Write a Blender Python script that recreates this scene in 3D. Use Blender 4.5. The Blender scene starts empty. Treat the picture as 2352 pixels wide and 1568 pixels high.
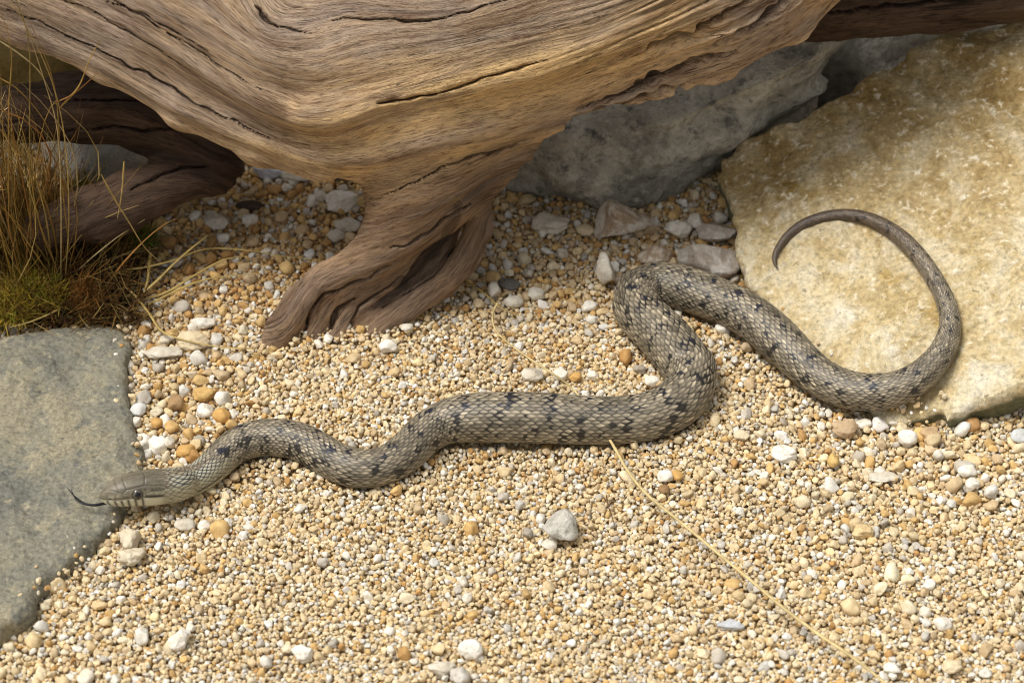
import bpy, math, random
import numpy as np
from mathutils import Vector
from mathutils.bvhtree import BVHTree

random.seed(7)
RNG = np.random.default_rng(7)
SC = bpy.context.scene
COL = SC.collection
rad = math.radians

# ------------------------------------------------------------------ camera, light, exposure
PITCH = rad(42.0)
DIST = 1.65                     # metres from lens to the middle of the picture
LENS = 90.0
CAMP = np.array([0.0, -DIST * math.cos(PITCH), DIST * math.sin(PITCH)])
cd = bpy.data.cameras.new('camera')
cam = bpy.data.objects.new('camera', cd)
COL.objects.link(cam)
cam.location = CAMP
cam.rotation_euler = (math.pi / 2 - PITCH, 0, 0)
cd.lens = LENS
cd.sensor_width = 36.0
cd.clip_start = 0.05
cd.clip_end = 60.0
cd.dof.use_dof = True
cd.dof.focus_distance = 1.58
cd.dof.aperture_fstop = 8.5
SC.camera = cam

SUN_EL, SUN_AZ = rad(66.0), rad(264.0)      # azimuth clockwise from +Y
w = bpy.data.worlds.new('World')
SC.world = w
w.use_nodes = True
wn = w.node_tree
bg = wn.nodes['Background']
sky = wn.nodes.new('ShaderNodeTexSky')
sky.sky_type = 'NISHITA'
sky.sun_disc = False
sky.sun_elevation = SUN_EL
sky.sun_rotation = SUN_AZ
sky.air_density = 1.0
sky.dust_density = 4.0
hs = wn.nodes.new('ShaderNodeHueSaturation')
hs.inputs['Saturation'].default_value = 0.10      # thin overcast: the blue is washed out
wn.links.new(sky.outputs[0], hs.inputs['Color'])
wn.links.new(hs.outputs[0], bg.inputs['Color'])
bg.inputs['Strength'].default_value = 0.088
sl = bpy.data.lights.new('sun', 'SUN')
sl.energy = 2.1
sl.angle = rad(26)
sl.color = (1.0, 0.95, 0.87)
sun = bpy.data.objects.new('sun', sl)
COL.objects.link(sun)
sd = Vector((math.sin(SUN_AZ) * math.cos(SUN_EL), math.cos(SUN_AZ) * math.cos(SUN_EL), math.sin(SUN_EL)))
sun.rotation_euler = sd.to_track_quat('Z', 'Y').to_euler()
vs = SC.view_settings
vs.view_transform = 'Standard'
vs.look = 'None'
vs.gamma = 1.0
vs.exposure = 0.42
vs.use_curve_mapping = False
SC.render.engine = 'CYCLES'
SC.cycles.filter_width = 1.05

# ------------------------------------------------------------------ helpers: picture <-> place
# the photograph is measured on a 2352 x 1568 grid; these turn a measured point into a point of the place
FPX = 2352 * LENS / 36.0
RGT = np.array([1.0, 0, 0])
UPV = np.array([0, math.sin(PITCH), math.cos(PITCH)])
FWD = np.array([0, math.cos(PITCH), -math.sin(PITCH)])
MMPX = DIST / FPX               # metres per measured pixel in the middle


def ray(px, py):
    return FWD + RGT * ((px - 1176.0) / FPX) + UPV * (-(py - 784.0) / FPX)


def hit(px, py, p0, n):
    d = ray(px, py)
    t = np.dot(np.asarray(p0) - CAMP, n) / np.dot(d, n)
    return CAMP + d * t


ZN = np.array([0, 0, 1.0])


def gnd(px, py, z=0.0):
    return hit(px, py, (0, 0, z), ZN)


def proj(P):
    q = P - CAMP
    dz = q @ FWD
    return 1176 + FPX * (q @ RGT) / dz, 784 - FPX * (q @ UPV) / dz


def pxs(P):
    return np.dot(P - CAMP, FWD) / FPX


def sstep(a, b, x):
    t = np.clip((x - a) / (b - a), 0, 1)
    return t * t * (3 - 2 * t)


def _hash(ix, iy, iz, seed):
    h = (ix.astype(np.int64) * 374761393 + iy.astype(np.int64) * 668265263 + iz.astype(np.int64) * 1440662683 + seed * 974711) & 0x7fffffff
    h = ((h ^ (h >> 13)) * 1274126177) & 0x7fffffff
    h = ((h ^ (h >> 15)) * 351273) & 0x7fffffff
    return ((h ^ (h >> 12)) & 0xffff) / 65535.0


def vnoise(P, seed=0):
    P = np.asarray(P, dtype=np.float64)
    i = np.floor(P)
    f = P - i
    f = f * f * f * (f * (f * 6 - 15) + 10)
    i = i.astype(np.int64)
    r = 0
    for dx in (0, 1):
        wx = f[:, 0] if dx else 1 - f[:, 0]
        for dy in (0, 1):
            wy = f[:, 1] if dy else 1 - f[:, 1]
            for dz in (0, 1):
                wz = f[:, 2] if dz else 1 - f[:, 2]
                r = r + wx * wy * wz * _hash(i[:, 0] + dx, i[:, 1] + dy, i[:, 2] + dz, seed)
    return r * 2 - 1


def fbm(P, o=4, seed=0, gain=0.5):
    r, a, s = 0, 1.0, 1.0
    for k in range(o):
        r = r + a * vnoise(P * s, seed + k * 17)
        a *= gain
        s *= 2.03
    return r


# ------------------------------------------------------------------ helpers: meshes
def make_mesh(name, V, F, smooth=True):
    me = bpy.data.meshes.new(name)
    V = np.asarray(V, dtype=np.float32)
    Fs = F if isinstance(F, list) else [F]
    Fs = [np.asarray(f, dtype=np.int32) for f in Fs if len(f)]
    me.vertices.add(len(V))
    me.vertices.foreach_set('co', V.ravel())
    nl = sum(f.size for f in Fs)
    npoly = sum(len(f) for f in Fs)
    me.loops.add(nl)
    me.loops.foreach_set('vertex_index', np.concatenate([f.ravel() for f in Fs]))
    me.polygons.add(npoly)
    tot = np.concatenate([np.full(len(f), f.shape[1], np.int32) for f in Fs])
    st = np.concatenate([[0], np.cumsum(tot)[:-1]]).astype(np.int32)
    me.polygons.foreach_set('loop_start', st)
    me.update(calc_edges=True)
    me.validate()
    me.polygons.foreach_set('use_smooth', np.full(len(me.polygons), smooth))
    me.update()
    return me


def link(name, me, mat=None, parent=None):
    o = bpy.data.objects.new(name, me)
    COL.objects.link(o)
    if mat is not None and me is not None:
        me.materials.append(mat)
    if parent is not None:
        o.parent = parent
    return o


def tag(o, label=None, cat=None, group=None, kind=None):
    if label: o['label'] = label
    if cat: o['category'] = cat
    if group: o['group'] = group
    if kind: o['kind'] = kind
    return o


def empty(name, loc=(0, 0, 0)):
    o = bpy.data.objects.new(name, None)
    COL.objects.link(o)
    o.location = loc
    o.empty_display_size = 0.02
    return o


def fattr(me, name, arr):
    a = me.attributes.new(name, 'FLOAT', 'POINT')
    a.data.foreach_set('value', np.asarray(arr, dtype=np.float32))


def cattr(me, name, arr):
    a = me.attributes.new(name, 'FLOAT_COLOR', 'POINT')
    arr = np.asarray(arr, dtype=np.float32)
    if arr.shape[1] == 3:
        arr = np.concatenate([arr, np.ones((len(arr), 1), np.float32)], 1)
    a.data.foreach_set('color', arr.ravel())


def get_vn(me):
    n = np.empty(len(me.vertices) * 3, np.float32)
    me.vertex_normals.foreach_get('vector', n)
    return n.reshape(-1, 3).astype(np.float64)


def get_co(me):
    n = np.empty(len(me.vertices) * 3, np.float32)
    me.vertices.foreach_get('co', n)
    return n.reshape(-1, 3).astype(np.float64)


def set_co(me, V):
    me.vertices.foreach_set('co', np.asarray(V, np.float32).ravel())
    me.update()


def subdivided(V, F, lv=1):
    me = make_mesh('tmp', V, F)
    o = link('tmp', me)
    m = o.modifiers.new('s', 'SUBSURF')
    m.levels = lv
    m.render_levels = lv
    dg = bpy.context.evaluated_depsgraph_get()
    r = bpy.data.meshes.new_from_object(o.evaluated_get(dg))
    bpy.data.objects.remove(o)
    bpy.data.meshes.remove(me)
    return r


def surface_nets(F, org, h):
    S = F < 0
    nx, ny, nz = F.shape
    c = np.zeros((nx - 1, ny - 1, nz - 1), np.int8)
    offs = [(i, j, k) for i in (0, 1) for j in (0, 1) for k in (0, 1)]
    for i, j, k in offs:
        c += S[i:nx - 1 + i, j:ny - 1 + j, k:nz - 1 + k]
    act = (c > 0) & (c < 8)
    ci, cj, ck = np.nonzero(act)
    idx = np.full(act.shape, -1, np.int32)
    idx[ci, cj, ck] = np.arange(len(ci))
    val = np.stack([F[ci + i, cj + j, ck + k] for i, j, k in offs], 1)
    pos = np.array(offs, float)
    acc = np.zeros((len(ci), 3))
    cnt = np.zeros(len(ci))
    for a in range(8):
        for b in range(a + 1, 8):
            if np.abs(pos[a] - pos[b]).sum() != 1: continue
            m = (val[:, a] < 0) != (val[:, b] < 0)
            t = val[:, a] / np.where(m, val[:, a] - val[:, b], 1)
            p = pos[a] + (pos[b] - pos[a]) * t[:, None]
            acc[m] += p[m]
            cnt[m] += 1
    V = (np.stack([ci, cj, ck], 1) + acc / cnt[:, None]) * h + org
    quads = []
    for ax in range(3):
        sl0 = [slice(1, -1)] * 3
        sl1 = [slice(1, -1)] * 3
        sl0[ax] = slice(0, -1)
        sl1[ax] = slice(1, None)
        A, B = S[tuple(sl0)], S[tuple(sl1)]
        e = np.argwhere(A != B)
        if not len(e): continue
        pa = A[tuple(e.T)]
        full = e + 1
        full[:, ax] -= 1
        u, v = (ax + 1) % 3, (ax + 2) % 3
        q = []
        for du, dv in ((-1, -1), (0, -1), (0, 0), (-1, 0)):
            g = full.copy()
            g[:, u] += du
            g[:, v] += dv
            q.append(idx[g[:, 0], g[:, 1], g[:, 2]])
        q = np.stack(q, 1)
        q[~pa] = q[~pa][:, ::-1]
        quads.append(q)
    return V, np.concatenate(quads)


def sdf_chain(chains, h, k, pad=0.012, clip=None, ks=None):
    """chains: list of lists of (P, r): smooth union of tapered rods"""
    P = np.array([p for c in chains for p, r in c])
    R = np.array([r for c in chains for p, r in c])
    lo = (P - R[:, None]).min(0) - pad
    hi = (P + R[:, None]).max(0) + pad
    if clip is not None:
        lo = np.maximum(lo, clip[0])
        hi = np.minimum(hi, clip[1])
    n = np.ceil((hi - lo) / h).astype(int) + 1
    ax = [(lo[i] + np.arange(n[i]) * h).astype(np.float32) for i in range(3)]
    F = np.full(n, 9.0, np.float32)
    k0 = k
    for ic, c in enumerate(chains):
        k = k0 if ks is None else ks[ic]
        for (a, ra), (b, rb) in zip(c[:-1], c[1:]):
            m = max(ra, rb) + k + pad
            s = []
            for i in range(3):
                i0 = int(np.clip((min(a[i], b[i]) - m - lo[i]) / h, 0, n[i] - 1))
                i1 = int(np.clip((max(a[i], b[i]) + m - lo[i]) / h + 2, 0, n[i]))
                s.append(slice(i0, i1))
            X = ax[0][s[0]][:, None, None] - np.float32(a[0])
            Y = ax[1][s[1]][None, :, None] - np.float32(a[1])
            Z = ax[2][s[2]][None, None, :] - np.float32(a[2])
            d = (np.asarray(b) - np.asarray(a)).astype(np.float32)
            L2 = float(d @ d) + 1e-12
            t = np.clip((X * d[0] + Y * d[1] + Z * d[2]) / np.float32(L2), 0, 1)
            D = np.sqrt((X - t * d[0]) ** 2 + (Y - t * d[1]) ** 2 + (Z - t * d[2]) ** 2) - (np.float32(ra) + t * np.float32(rb - ra))
            G = F[tuple(s)]
            hh = np.maximum(np.float32(k) - np.abs(G - D), 0) / np.float32(k)
            F[tuple(s)] = np.minimum(G, D) - hh * hh * np.float32(k * 0.25)
    F[[0, -1]] = np.maximum(F[[0, -1]], 0.001)
    F[:, [0, -1]] = np.maximum(F[:, [0, -1]], 0.001)
    F[:, :, [0, -1]] = np.maximum(F[:, :, [0, -1]], 0.001)
    return surface_nets(F, lo, h)


def poly_sd(px, py, poly):
    """signed distance to a closed polygon (negative inside)"""
    poly = np.asarray(poly, float)
    d = np.full(px.shape, 1e9)
    ins = np.zeros(px.shape, bool)
    n = len(poly)
    for i in range(n):
        a, b = poly[i], poly[(i + 1) % n]
        e = b - a
        wx, wy = px - a[0], py - a[1]
        t = np.clip((wx * e[0] + wy * e[1]) / (e @ e + 1e-18), 0, 1)
        d = np.minimum(d, (wx - e[0] * t) ** 2 + (wy - e[1] * t) ** 2)
        c = ((a[1] > py) != (b[1] > py))
        xi = a[0] + (py - a[1]) / ((b[1] - a[1]) if b[1] != a[1] else 1e-12) * e[0]
        ins ^= c & (px < xi)
    d = np.sqrt(d)
    return np.where(ins, -d, d)


def catmull(P, n):
    P = np.asarray(P, float)
    if P.ndim == 1: P = P[:, None]
    Q = np.concatenate([[2 * P[0] - P[1]], P, [2 * P[-1] - P[-2]]])
    out = []
    for i in range(1, len(Q) - 2):
        t = np.linspace(0, 1, n, endpoint=False)[:, None]
        a, b, c, d = Q[i - 1], Q[i], Q[i + 1], Q[i + 2]
        out.append(0.5 * (2 * b + (c - a) * t + (2 * a - 5 * b + 4 * c - d) * t ** 2 + (3 * b - a - 3 * c + d) * t ** 3))
    out.append(P[-1:])
    return np.concatenate(out)


def tube_arrays(P, R, sides=5, flat=1.0, off=0):
    """returns V, F for a tapering tube along P; flat < 1 squashes it to a blade"""
    P = np.asarray(P, float)
    n = len(P)
    T = np.gradient(P, axis=0)
    T /= np.linalg.norm(T, axis=1)[:, None] + 1e-12
    ref = np.array([0.31, 0.2, 1.0]) if abs(T[:, 2].mean()) < 0.8 else np.array([1.0, 0.3, 0])
    B = np.cross(T, ref)
    B /= np.linalg.norm(B, axis=1)[:, None] + 1e-12
    N = np.cross(B, T)
    a = np.arange(sides) * 2 * math.pi / sides
    R = np.broadcast_to(np.asarray(R, float), (n,))
    V = P[:, None] + R[:, None, None] * (np.cos(a)[None, :, None] * B[:, None] + flat * np.sin(a)[None, :, None] * N[:, None])
    i = np.arange(n - 1)[:, None] * sides
    j = np.arange(sides)[None]
    j2 = (j + 1) % sides
    F = np.stack([i + j, i + j2, i + sides + j2, i + sides + j], -1).reshape(-1, 4)
    return V.reshape(-1, 3), F + off


def ico(sub):
    import bmesh
    bm = bmesh.new()
    bmesh.ops.create_icosphere(bm, subdivisions=sub, radius=1.0)
    V = np.array([v.co[:] for v in bm.verts])
    F = np.array([[v.index for v in f.verts] for f in bm.faces])
    bm.free()
    return V, F


# ------------------------------------------------------------------ materials
def mat(name):
    m = bpy.data.materials.new(name)
    m.use_nodes = True
    nt = m.node_tree
    b = nt.nodes['Principled BSDF']
    b.inputs['Roughness'].default_value = 0.8
    b.inputs['Specular IOR Level'].default_value = 0.3
    return m, nt, b


def nd(nt, t, **kw):
    n = nt.nodes.new(t)
    for k, v in kw.items():
        if k in n.inputs: n.inputs[k].default_value = v
        else: setattr(n, k, v)
    return n


def ramp(nt, src, stops, interp='LINEAR'):
    r = nt.nodes.new('ShaderNodeValToRGB')
    r.color_ramp.interpolation = interp
    el = r.color_ramp.elements
    while len(el) < len(stops): el.new(0.5)
    for e, (p, c) in zip(el, stops):
        e.position = p
        e.color = (*c, 1) if len(c) == 3 else c
    nt.links.new(src, r.inputs[0])
    return r.outputs[0]


def mix(nt, f, a, b, mode='MIX'):
    m = nt.nodes.new('ShaderNodeMix')
    m.data_type = 'RGBA'
    m.blend_type = mode
    for s, v in ((0, f), (6, a), (7, b)):
        if hasattr(v, 'is_output') or isinstance(v, bpy.types.NodeSocket): nt.links.new(v, m.inputs[s])
        else: m.inputs[s].default_value = v if s == 0 else (*v, 1)
    return m.outputs[2]


def mth(nt, op, a, b=0.0, c=None, clamp=False):
    m = nt.nodes.new('ShaderNodeMath')
    m.operation = op
    m.use_clamp = clamp
    for i, v in enumerate((a, b) if c is None else (a, b, c)):
        if isinstance(v, bpy.types.NodeSocket): nt.links.new(v, m.inputs[i])
        else: m.inputs[i].default_value = v
    return m.outputs[0]


def noise(nt, vec, scale, detail=4, rough=0.6, dist=0.0):
    n = nd(nt, 'ShaderNodeTexNoise')
    n.inputs['Scale'].default_value = scale
    n.inputs['Detail'].default_value = detail
    n.inputs['Roughness'].default_value = rough
    n.inputs['Distortion'].default_value = dist
    if vec is not None: nt.links.new(vec, n.inputs['Vector'])
    return n.outputs['Fac']


def bump(nt, b, h, dist, strength=1.0, prev=None):
    n = nd(nt, 'ShaderNodeBump')
    n.inputs['Distance'].default_value = dist
    n.inputs['Strength'].default_value = strength
    nt.links.new(h, n.inputs['Height'])
    if prev is not None: nt.links.new(prev, n.inputs['Normal'])
    nt.links.new(n.outputs[0], b.inputs['Normal'])
    return n.outputs[0]


def stone_mat(name, cols, scale=40.0, fine=500.0, grain=0.3, bumpd=0.0012, stain=None, zone=None, specks=(), rim=None):
    m, nt, b = mat(name)
    tc = nd(nt, 'ShaderNodeTexCoord').outputs['Object']
    n1 = noise(nt, tc, scale, 6, 0.62, 0.4)
    c = ramp(nt, n1, [(0.30, cols[0]), (0.46, cols[1]), (0.56, cols[2]), (0.70, cols[3])])
    if stain:
        n2 = noise(nt, tc, stain[1], 7, 0.72, 0.6)
        f = ramp(nt, n2, [(stain[2], (0, 0, 0)), (stain[2] + 0.13, (1, 1, 1))])
        c = mix(nt, f, c, stain[0])
    if zone:        # part of the stone darker by stain plus painted shadow, by its own coordinates
        sp = nd(nt, 'ShaderNodeSeparateXYZ')
        nt.links.new(tc, sp.inputs[0])
        zz = mth(nt, 'ADD', mth(nt, 'MULTIPLY', sp.outputs[0], zone[1][0]), mth(nt, 'MULTIPLY', sp.outputs[1], zone[1][1]))
        zz = mth(nt, 'ADD', zz, mth(nt, 'MULTIPLY', mth(nt, 'SUBTRACT', noise(nt, tc, 13, 6, 0.65, 0.5), 0.5), zone[4]))
        fz = ramp(nt, mth(nt, 'DIVIDE', mth(nt, 'SUBTRACT', zz, zone[2]), zone[3], clamp=True), [(0.0, (0, 0, 0)), (1.0, (0.8, 0.8, 0.8))])
        c = mix(nt, fz, c, mix(nt, 1.0, c, zone[0], 'MULTIPLY'))
    for (scol, sscale, s0, s1) in specks:
        ns = noise(nt, tc, sscale, 5, 0.7, 0.3)
        c = mix(nt, ramp(nt, ns, [(s0, (0, 0, 0)), (s1, (0.85, 0.85, 0.85))]), c, scol)
    if rim:         # the broken edge of the stone is weathered
        c = mix(nt, nd(nt, 'ShaderNodeAttribute', attribute_name='rim').outputs['Fac'], c, rim)
    n3 = noise(nt, tc, fine, 5, 0.7)
    g = ramp(nt, n3, [(0.28, (1 - grain,) * 3), (0.5, (1, 1, 1)), (0.75, (1 + grain * 0.8,) * 3)])
    c = mix(nt, 1.0, c, g, 'MULTIPLY')
    vo = nd(nt, 'ShaderNodeTexVoronoi')
    vo.inputs['Scale'].default_value = fine * 0.6
    nt.links.new(tc, vo.inputs['Vector'])
    nt.links.new(c, b.inputs['Base Color'])
    p = bump(nt, b, n3, bumpd)
    p = bump(nt, b, vo.outputs['Distance'], bumpd * 0.5, 0.6, p)
    bump(nt, b, n1, bumpd * 5, 0.6, p)
    b.inputs['Roughness'].default_value = 0.88
    return m


M_SLAB = stone_mat('cream_limestone', [(0.40, 0.29, 0.13), (0.60, 0.475, 0.26), (0.69, 0.595, 0.40), (0.75, 0.69, 0.55)], 34, 300, 0.46, 0.0016, ((0.40, 0.27, 0.08), 15, 0.54),
                   ((0.60, 0.50, 0.32), (0.25, 1.0), 0.10, 0.12, 0.16),  # upper part: stain, and the log's shadow put into the colour
                   [((0.54, 0.39, 0.16), 150, 0.55, 0.63), ((0.74, 0.68, 0.55), 150, 0.55, 0.66), ((0.30, 0.25, 0.15), 210, 0.60, 0.68)], rim=(0.17, 0.165, 0.09))
M_LEFT = stone_mat('grey_green_sandstone', [(0.165, 0.165, 0.140), (0.235, 0.225, 0.175), (0.30, 0.27, 0.19), (0.36, 0.31, 0.20)], 17, 400, 0.50, 0.0013, specks=[((0.38, 0.335, 0.225), 130, 0.54, 0.64), ((0.15, 0.155, 0.14), 60, 0.55, 0.66), ((0.16, 0.155, 0.13), 300, 0.58, 0.66)])
M_GREY = stone_mat('grey_rock', [(0.20, 0.185, 0.15), (0.40, 0.37, 0.30), (0.53, 0.49, 0.40), (0.63, 0.59, 0.50)], 26, 190, 0.42, 0.0034, specks=[((0.14, 0.135, 0.115), 70, 0.57, 0.66), ((0.56, 0.54, 0.46), 110, 0.57, 0.65)])
M_DARKROCK = stone_mat('dark_grey_rock', [(0.16, 0.15, 0.135), (0.27, 0.255, 0.225), (0.36, 0.345, 0.30), (0.45, 0.43, 0.38)], 22, 190, 0.4, 0.003)
M_OCHRE = stone_mat('ochre_rock', [(0.14, 0.10, 0.035), (0.22, 0.17, 0.06), (0.30, 0.235, 0.09), (0.36, 0.29, 0.14)], 20, 260, 0.3, 0.0014)
M_PALE = stone_mat('pale_rock', [(0.36, 0.33, 0.28), (0.52, 0.49, 0.42), (0.62, 0.59, 0.52), (0.70, 0.68, 0.62)], 45, 500, 0.3, 0.0010)
M_BROWNWHITE = stone_mat('brown_white_rock', [(0.26, 0.165, 0.09), (0.50, 0.38, 0.27), (0.74, 0.66, 0.55), (0.80, 0.76, 0.69)], 60, 500, 0.3, 0.0011)
M_GREYPINK = stone_mat('pinkish_grey_rock', [(0.27, 0.22, 0.175), (0.40, 0.345, 0.285), (0.52, 0.475, 0.41), (0.62, 0.59, 0.54)], 60, 500, 0.3, 0.0010)


def pebble_mat(name, attr_type):
    m, nt, b = mat(name)
    if attr_type == 'OBJECT':
        col = nd(nt, 'ShaderNodeObjectInfo').outputs['Color']
    else:
        at = nd(nt, 'ShaderNodeAttribute')
        at.attribute_type = attr_type
        at.attribute_name = 'gcol'
        col = at.outputs['Color']
    tc = nd(nt, 'ShaderNodeTexCoord').outputs['Object']
    oi = nd(nt, 'ShaderNodeObjectInfo').outputs['Random']
    va = nd(nt, 'ShaderNodeVectorMath')
    va.operation = 'MULTIPLY_ADD'
    nt.links.new(tc, va.inputs[0])
    va.inputs[1].default_value = (1, 1, 1)
    cx = nd(nt, 'ShaderNodeCombineXYZ')
    nt.links.new(mth(nt, 'MULTIPLY', oi, 37.0), cx.inputs[0])
    nt.links.new(cx.outputs[0], va.inputs[2])
    v = va.outputs[0]
    sc_ = 1.0 if attr_type != 'OBJECT' else 75.0
    n1 = noise(nt, v, 1.3 * sc_, 4, 0.6)
    n2 = noise(nt, v, 6.0 * sc_, 5, 0.7)
    c = mix(nt, ramp(nt, n1, [(0.35, (0, 0, 0)), (0.65, (1, 1, 1))]), mix(nt, 1.0, col, (0.90, 0.84, 0.74), 'MULTIPLY'), mix(nt, 1.0, col, (1.10, 1.08, 1.04), 'MULTIPLY'))
    c = mix(nt, 1.0, c, ramp(nt, n2, [(0.28, (0.66, 0.58, 0.48)), (0.45, (1, 1, 1)), (0.75, (1.10, 1.10, 1.10))]), 'MULTIPLY')
    nt.links.new(c, b.inputs['Base Color'])
    b.inputs['Roughness'].default_value = 0.75
    b.inputs['Specular IOR Level'].default_value = 0.35
    bump(nt, b, n2, 0.00035 if attr_type != 'OBJECT' else 0.0007, 0.6)
    return m


M_GRAVEL = pebble_mat('gravel_grain', 'INSTANCER')
M_STONE = pebble_mat('loose_pebble', 'OBJECT')


def wood_mat(name, c_dark, c_mid, c_warm, c_grey, gain=1.0):
    m, nt, b = mat(name)
    a = nd(nt, 'ShaderNodeAttribute', attribute_name='psi').outputs['Fac']
    t = nd(nt, 'ShaderNodeAttribute', attribute_name='along').outputs['Fac']
    cr = nd(nt, 'ShaderNodeAttribute', attribute_name='crack_shade').outputs['Fac']
    wm = nd(nt, 'ShaderNodeAttribute', attribute_name='warm').outputs['Fac']
    pos = nd(nt, 'ShaderNodeTexCoord').outputs['Object']

    def gv(fs, fl):
        s = nd(nt, 'ShaderNodeSeparateXYZ')
        nt.links.new(pos, s.inputs[0])
        c = nd(nt, 'ShaderNodeCombineXYZ')
        nt.links.new(mth(nt, 'MULTIPLY', a, fs), c.inputs[0])
        nt.links.new(mth(nt, 'MULTIPLY', s.outputs[0], fl), c.inputs[1])
        nt.links.new(mth(nt, 'MULTIPLY', s.outputs[2], fl), c.inputs[2])
        return c.outputs[0]
    big = noise(nt, gv(0.016, 9), 1.0, 4, 0.6, 0.3)
    mid = noise(nt, gv(0.055, 22), 1.0, 5, 0.68, 0.25)
    fine = noise(nt, gv(0.34, 125), 1.0, 5, 0.74, 0.2)
    vfine = noise(nt, gv(0.55, 230), 1.0, 3, 0.7)
    blot = noise(nt, pos, 14.0, 4, 0.6)
    c = ramp(nt, big, [(0.34, c_grey), (0.52, c_mid), (0.68, c_grey)])
    c = mix(nt, ramp(nt, blot, [(0.42, (0, 0, 0)), (0.62, (0.75, 0.75, 0.75))]), c, c_grey)
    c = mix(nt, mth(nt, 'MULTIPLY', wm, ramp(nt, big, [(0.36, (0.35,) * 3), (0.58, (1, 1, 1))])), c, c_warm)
    c = mix(nt, 1.0, c, ramp(nt, mid, [(0.32, (0.46, 0.37, 0.31)), (0.5, (1, 1, 1)), (0.68, (1.32, 1.30, 1.26))]), 'MULTIPLY')
    c = mix(nt, 1.0, c, ramp(nt, fine, [(0.36, (0.42, 0.35, 0.29)), (0.48, (1, 1, 1)), (0.68, (1.28, 1.27, 1.24))]), 'MULTIPLY')
    c = mix(nt, mth(nt, 'MULTIPLY', nd(nt, 'ShaderNodeAttribute', attribute_name='leg_brown_shade').outputs['Fac'], 0.85), c, mix(nt, 1.0, c, (0.66, 0.59, 0.52), 'MULTIPLY'))  # leg darkened: brown wood plus painted shade
    # thin weathering checks that follow the grain
    chk = noise(nt, gv(0.06, 7), 1.0, 2, 0.5, 0.0)
    k = mth(nt, 'ABSOLUTE', mth(nt, 'SUBTRACT', chk, 0.5))
    gate = ramp(nt, noise(nt, pos, 17, 2, 0.5), [(0.48, (0, 0, 0)), (0.58, (1, 1, 1))])
    line = mth(nt, 'MULTIPLY', ramp(nt, k, [(0.0, (1, 1, 1)), (0.007, (0, 0, 0))]), gate)
    crk = mth(nt, 'MAXIMUM', line, cr, clamp=True)
    c = mix(nt, mth(nt, 'MULTIPLY', crk, 0.66), c, c_dark)
    nt.links.new(c, b.inputs['Base Color'])
    b.inputs['Roughness'].default_value = 0.72
    b.inputs['Specular IOR Level'].default_value = 0.3
    p = bump(nt, b, mid, 0.0030, 0.7)
    p = bump(nt, b, fine, 0.0016, 1.0, p)
    p = bump(nt, b, vfine, 0.0005, 0.8, p)
    bump(nt, b, mth(nt, 'SUBTRACT', 1.0, crk), 0.003, 0.9, p)
    return m


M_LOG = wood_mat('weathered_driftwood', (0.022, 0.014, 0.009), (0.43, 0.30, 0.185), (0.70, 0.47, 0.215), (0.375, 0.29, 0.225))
M_DARKWOOD = wood_mat('dark_brown_driftwood', (0.008, 0.005, 0.004), (0.075, 0.043, 0.022), (0.13, 0.075, 0.032), (0.105, 0.066, 0.046))  # same wood in a darker brown


def plain_mat(name, col, rough=0.7, var=0.35, scale=90, spec=0.3):
    m, nt, b = mat(name)
    tc = nd(nt, 'ShaderNodeTexCoord').outputs['Object']
    n = noise(nt, tc, scale, 4, 0.6)
    c = mix(nt, 1.0, col, ramp(nt, n, [(0.3, (1 - var,) * 3), (0.7, (1 + var,) * 3)]), 'MULTIPLY')
    nt.links.new(c, b.inputs['Base Color'])
    b.inputs['Roughness'].default_value = rough
    b.inputs['Specular IOR Level'].default_value = spec
    return m


def blade_mat(name):
    m, nt, b = mat(name)
    at = nd(nt, 'ShaderNodeObjectInfo')
    tc = nd(nt, 'ShaderNodeTexCoord').outputs['Object']
    n = noise(nt, tc, 120, 4, 0.6)
    c = mix(nt, 1.0, at.outputs['Color'], ramp(nt, n, [(0.3, (0.7, 0.66, 0.6)), (0.7, (1.25, 1.22, 1.15))]), 'MULTIPLY')
    nt.links.new(c, b.inputs['Base Color'])
    b.inputs['Roughness'].default_value = 0.5
    b.inputs['Specular IOR Level'].default_value = 0.4
    return m


M_BLADE = blade_mat('dry_grass_blade')


def attr_mat(name, attr='col', rough=0.6, spec=0.35):
    m, nt, b = mat(name)
    at = nd(nt, 'ShaderNodeAttribute', attribute_name=attr)
    nt.links.new(at.outputs['Color'], b.inputs['Base Color'])
    b.inputs['Roughness'].default_value = rough
    b.inputs['Specular IOR Level'].default_value = spec
    return m, nt, b


M_THATCH, _, _ = attr_mat('thatch_and_moss', rough=0.75, spec=0.2)


# ------------------------------------------------------------------ planes everything rests on
def terr(x, y):
    P = np.stack([np.asarray(x, float).ravel() * 9, np.asarray(y, float).ravel() * 9, np.zeros(np.size(x))], 1)
    z = 0.0022 * fbm(P, 3, 3)
    # gravel banked up against the foot of the log
    f = gnd(770, 752)
    z = z + 0.0062 * np.exp(-((np.ravel(x) - f[0]) / 0.050) ** 4 - ((np.ravel(y) - f[1]) / 0.014) ** 2)
    return z.reshape(np.shape(x))


# big right-hand slab: leans up to the back right; its low rim meets the gravel along a slanting line
SP1, SP2 = gnd(2050, 950, 0.007), gnd(1700, 655, 0.012)
_e = (SP2 - SP1) / np.linalg.norm(SP2 - SP1)
_up = np.array([-_e[1], _e[0], 0])
if _up[0] < 0: _up = -_up
TILT = rad(21)
SLN = np.cross(_e, _up * math.cos(TILT) + np.array([0, 0, 1]) * math.sin(TILT))
SLN = SLN * np.sign(SLN[2]) / np.linalg.norm(SLN)      # slab normal
# left flat stone: nearly level, a little higher on its left
LN = np.array([0.045, 0.02, 1.0])
LN /= np.linalg.norm(LN)
LP0 = gnd(335, 1050, 0.0075)

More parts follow.
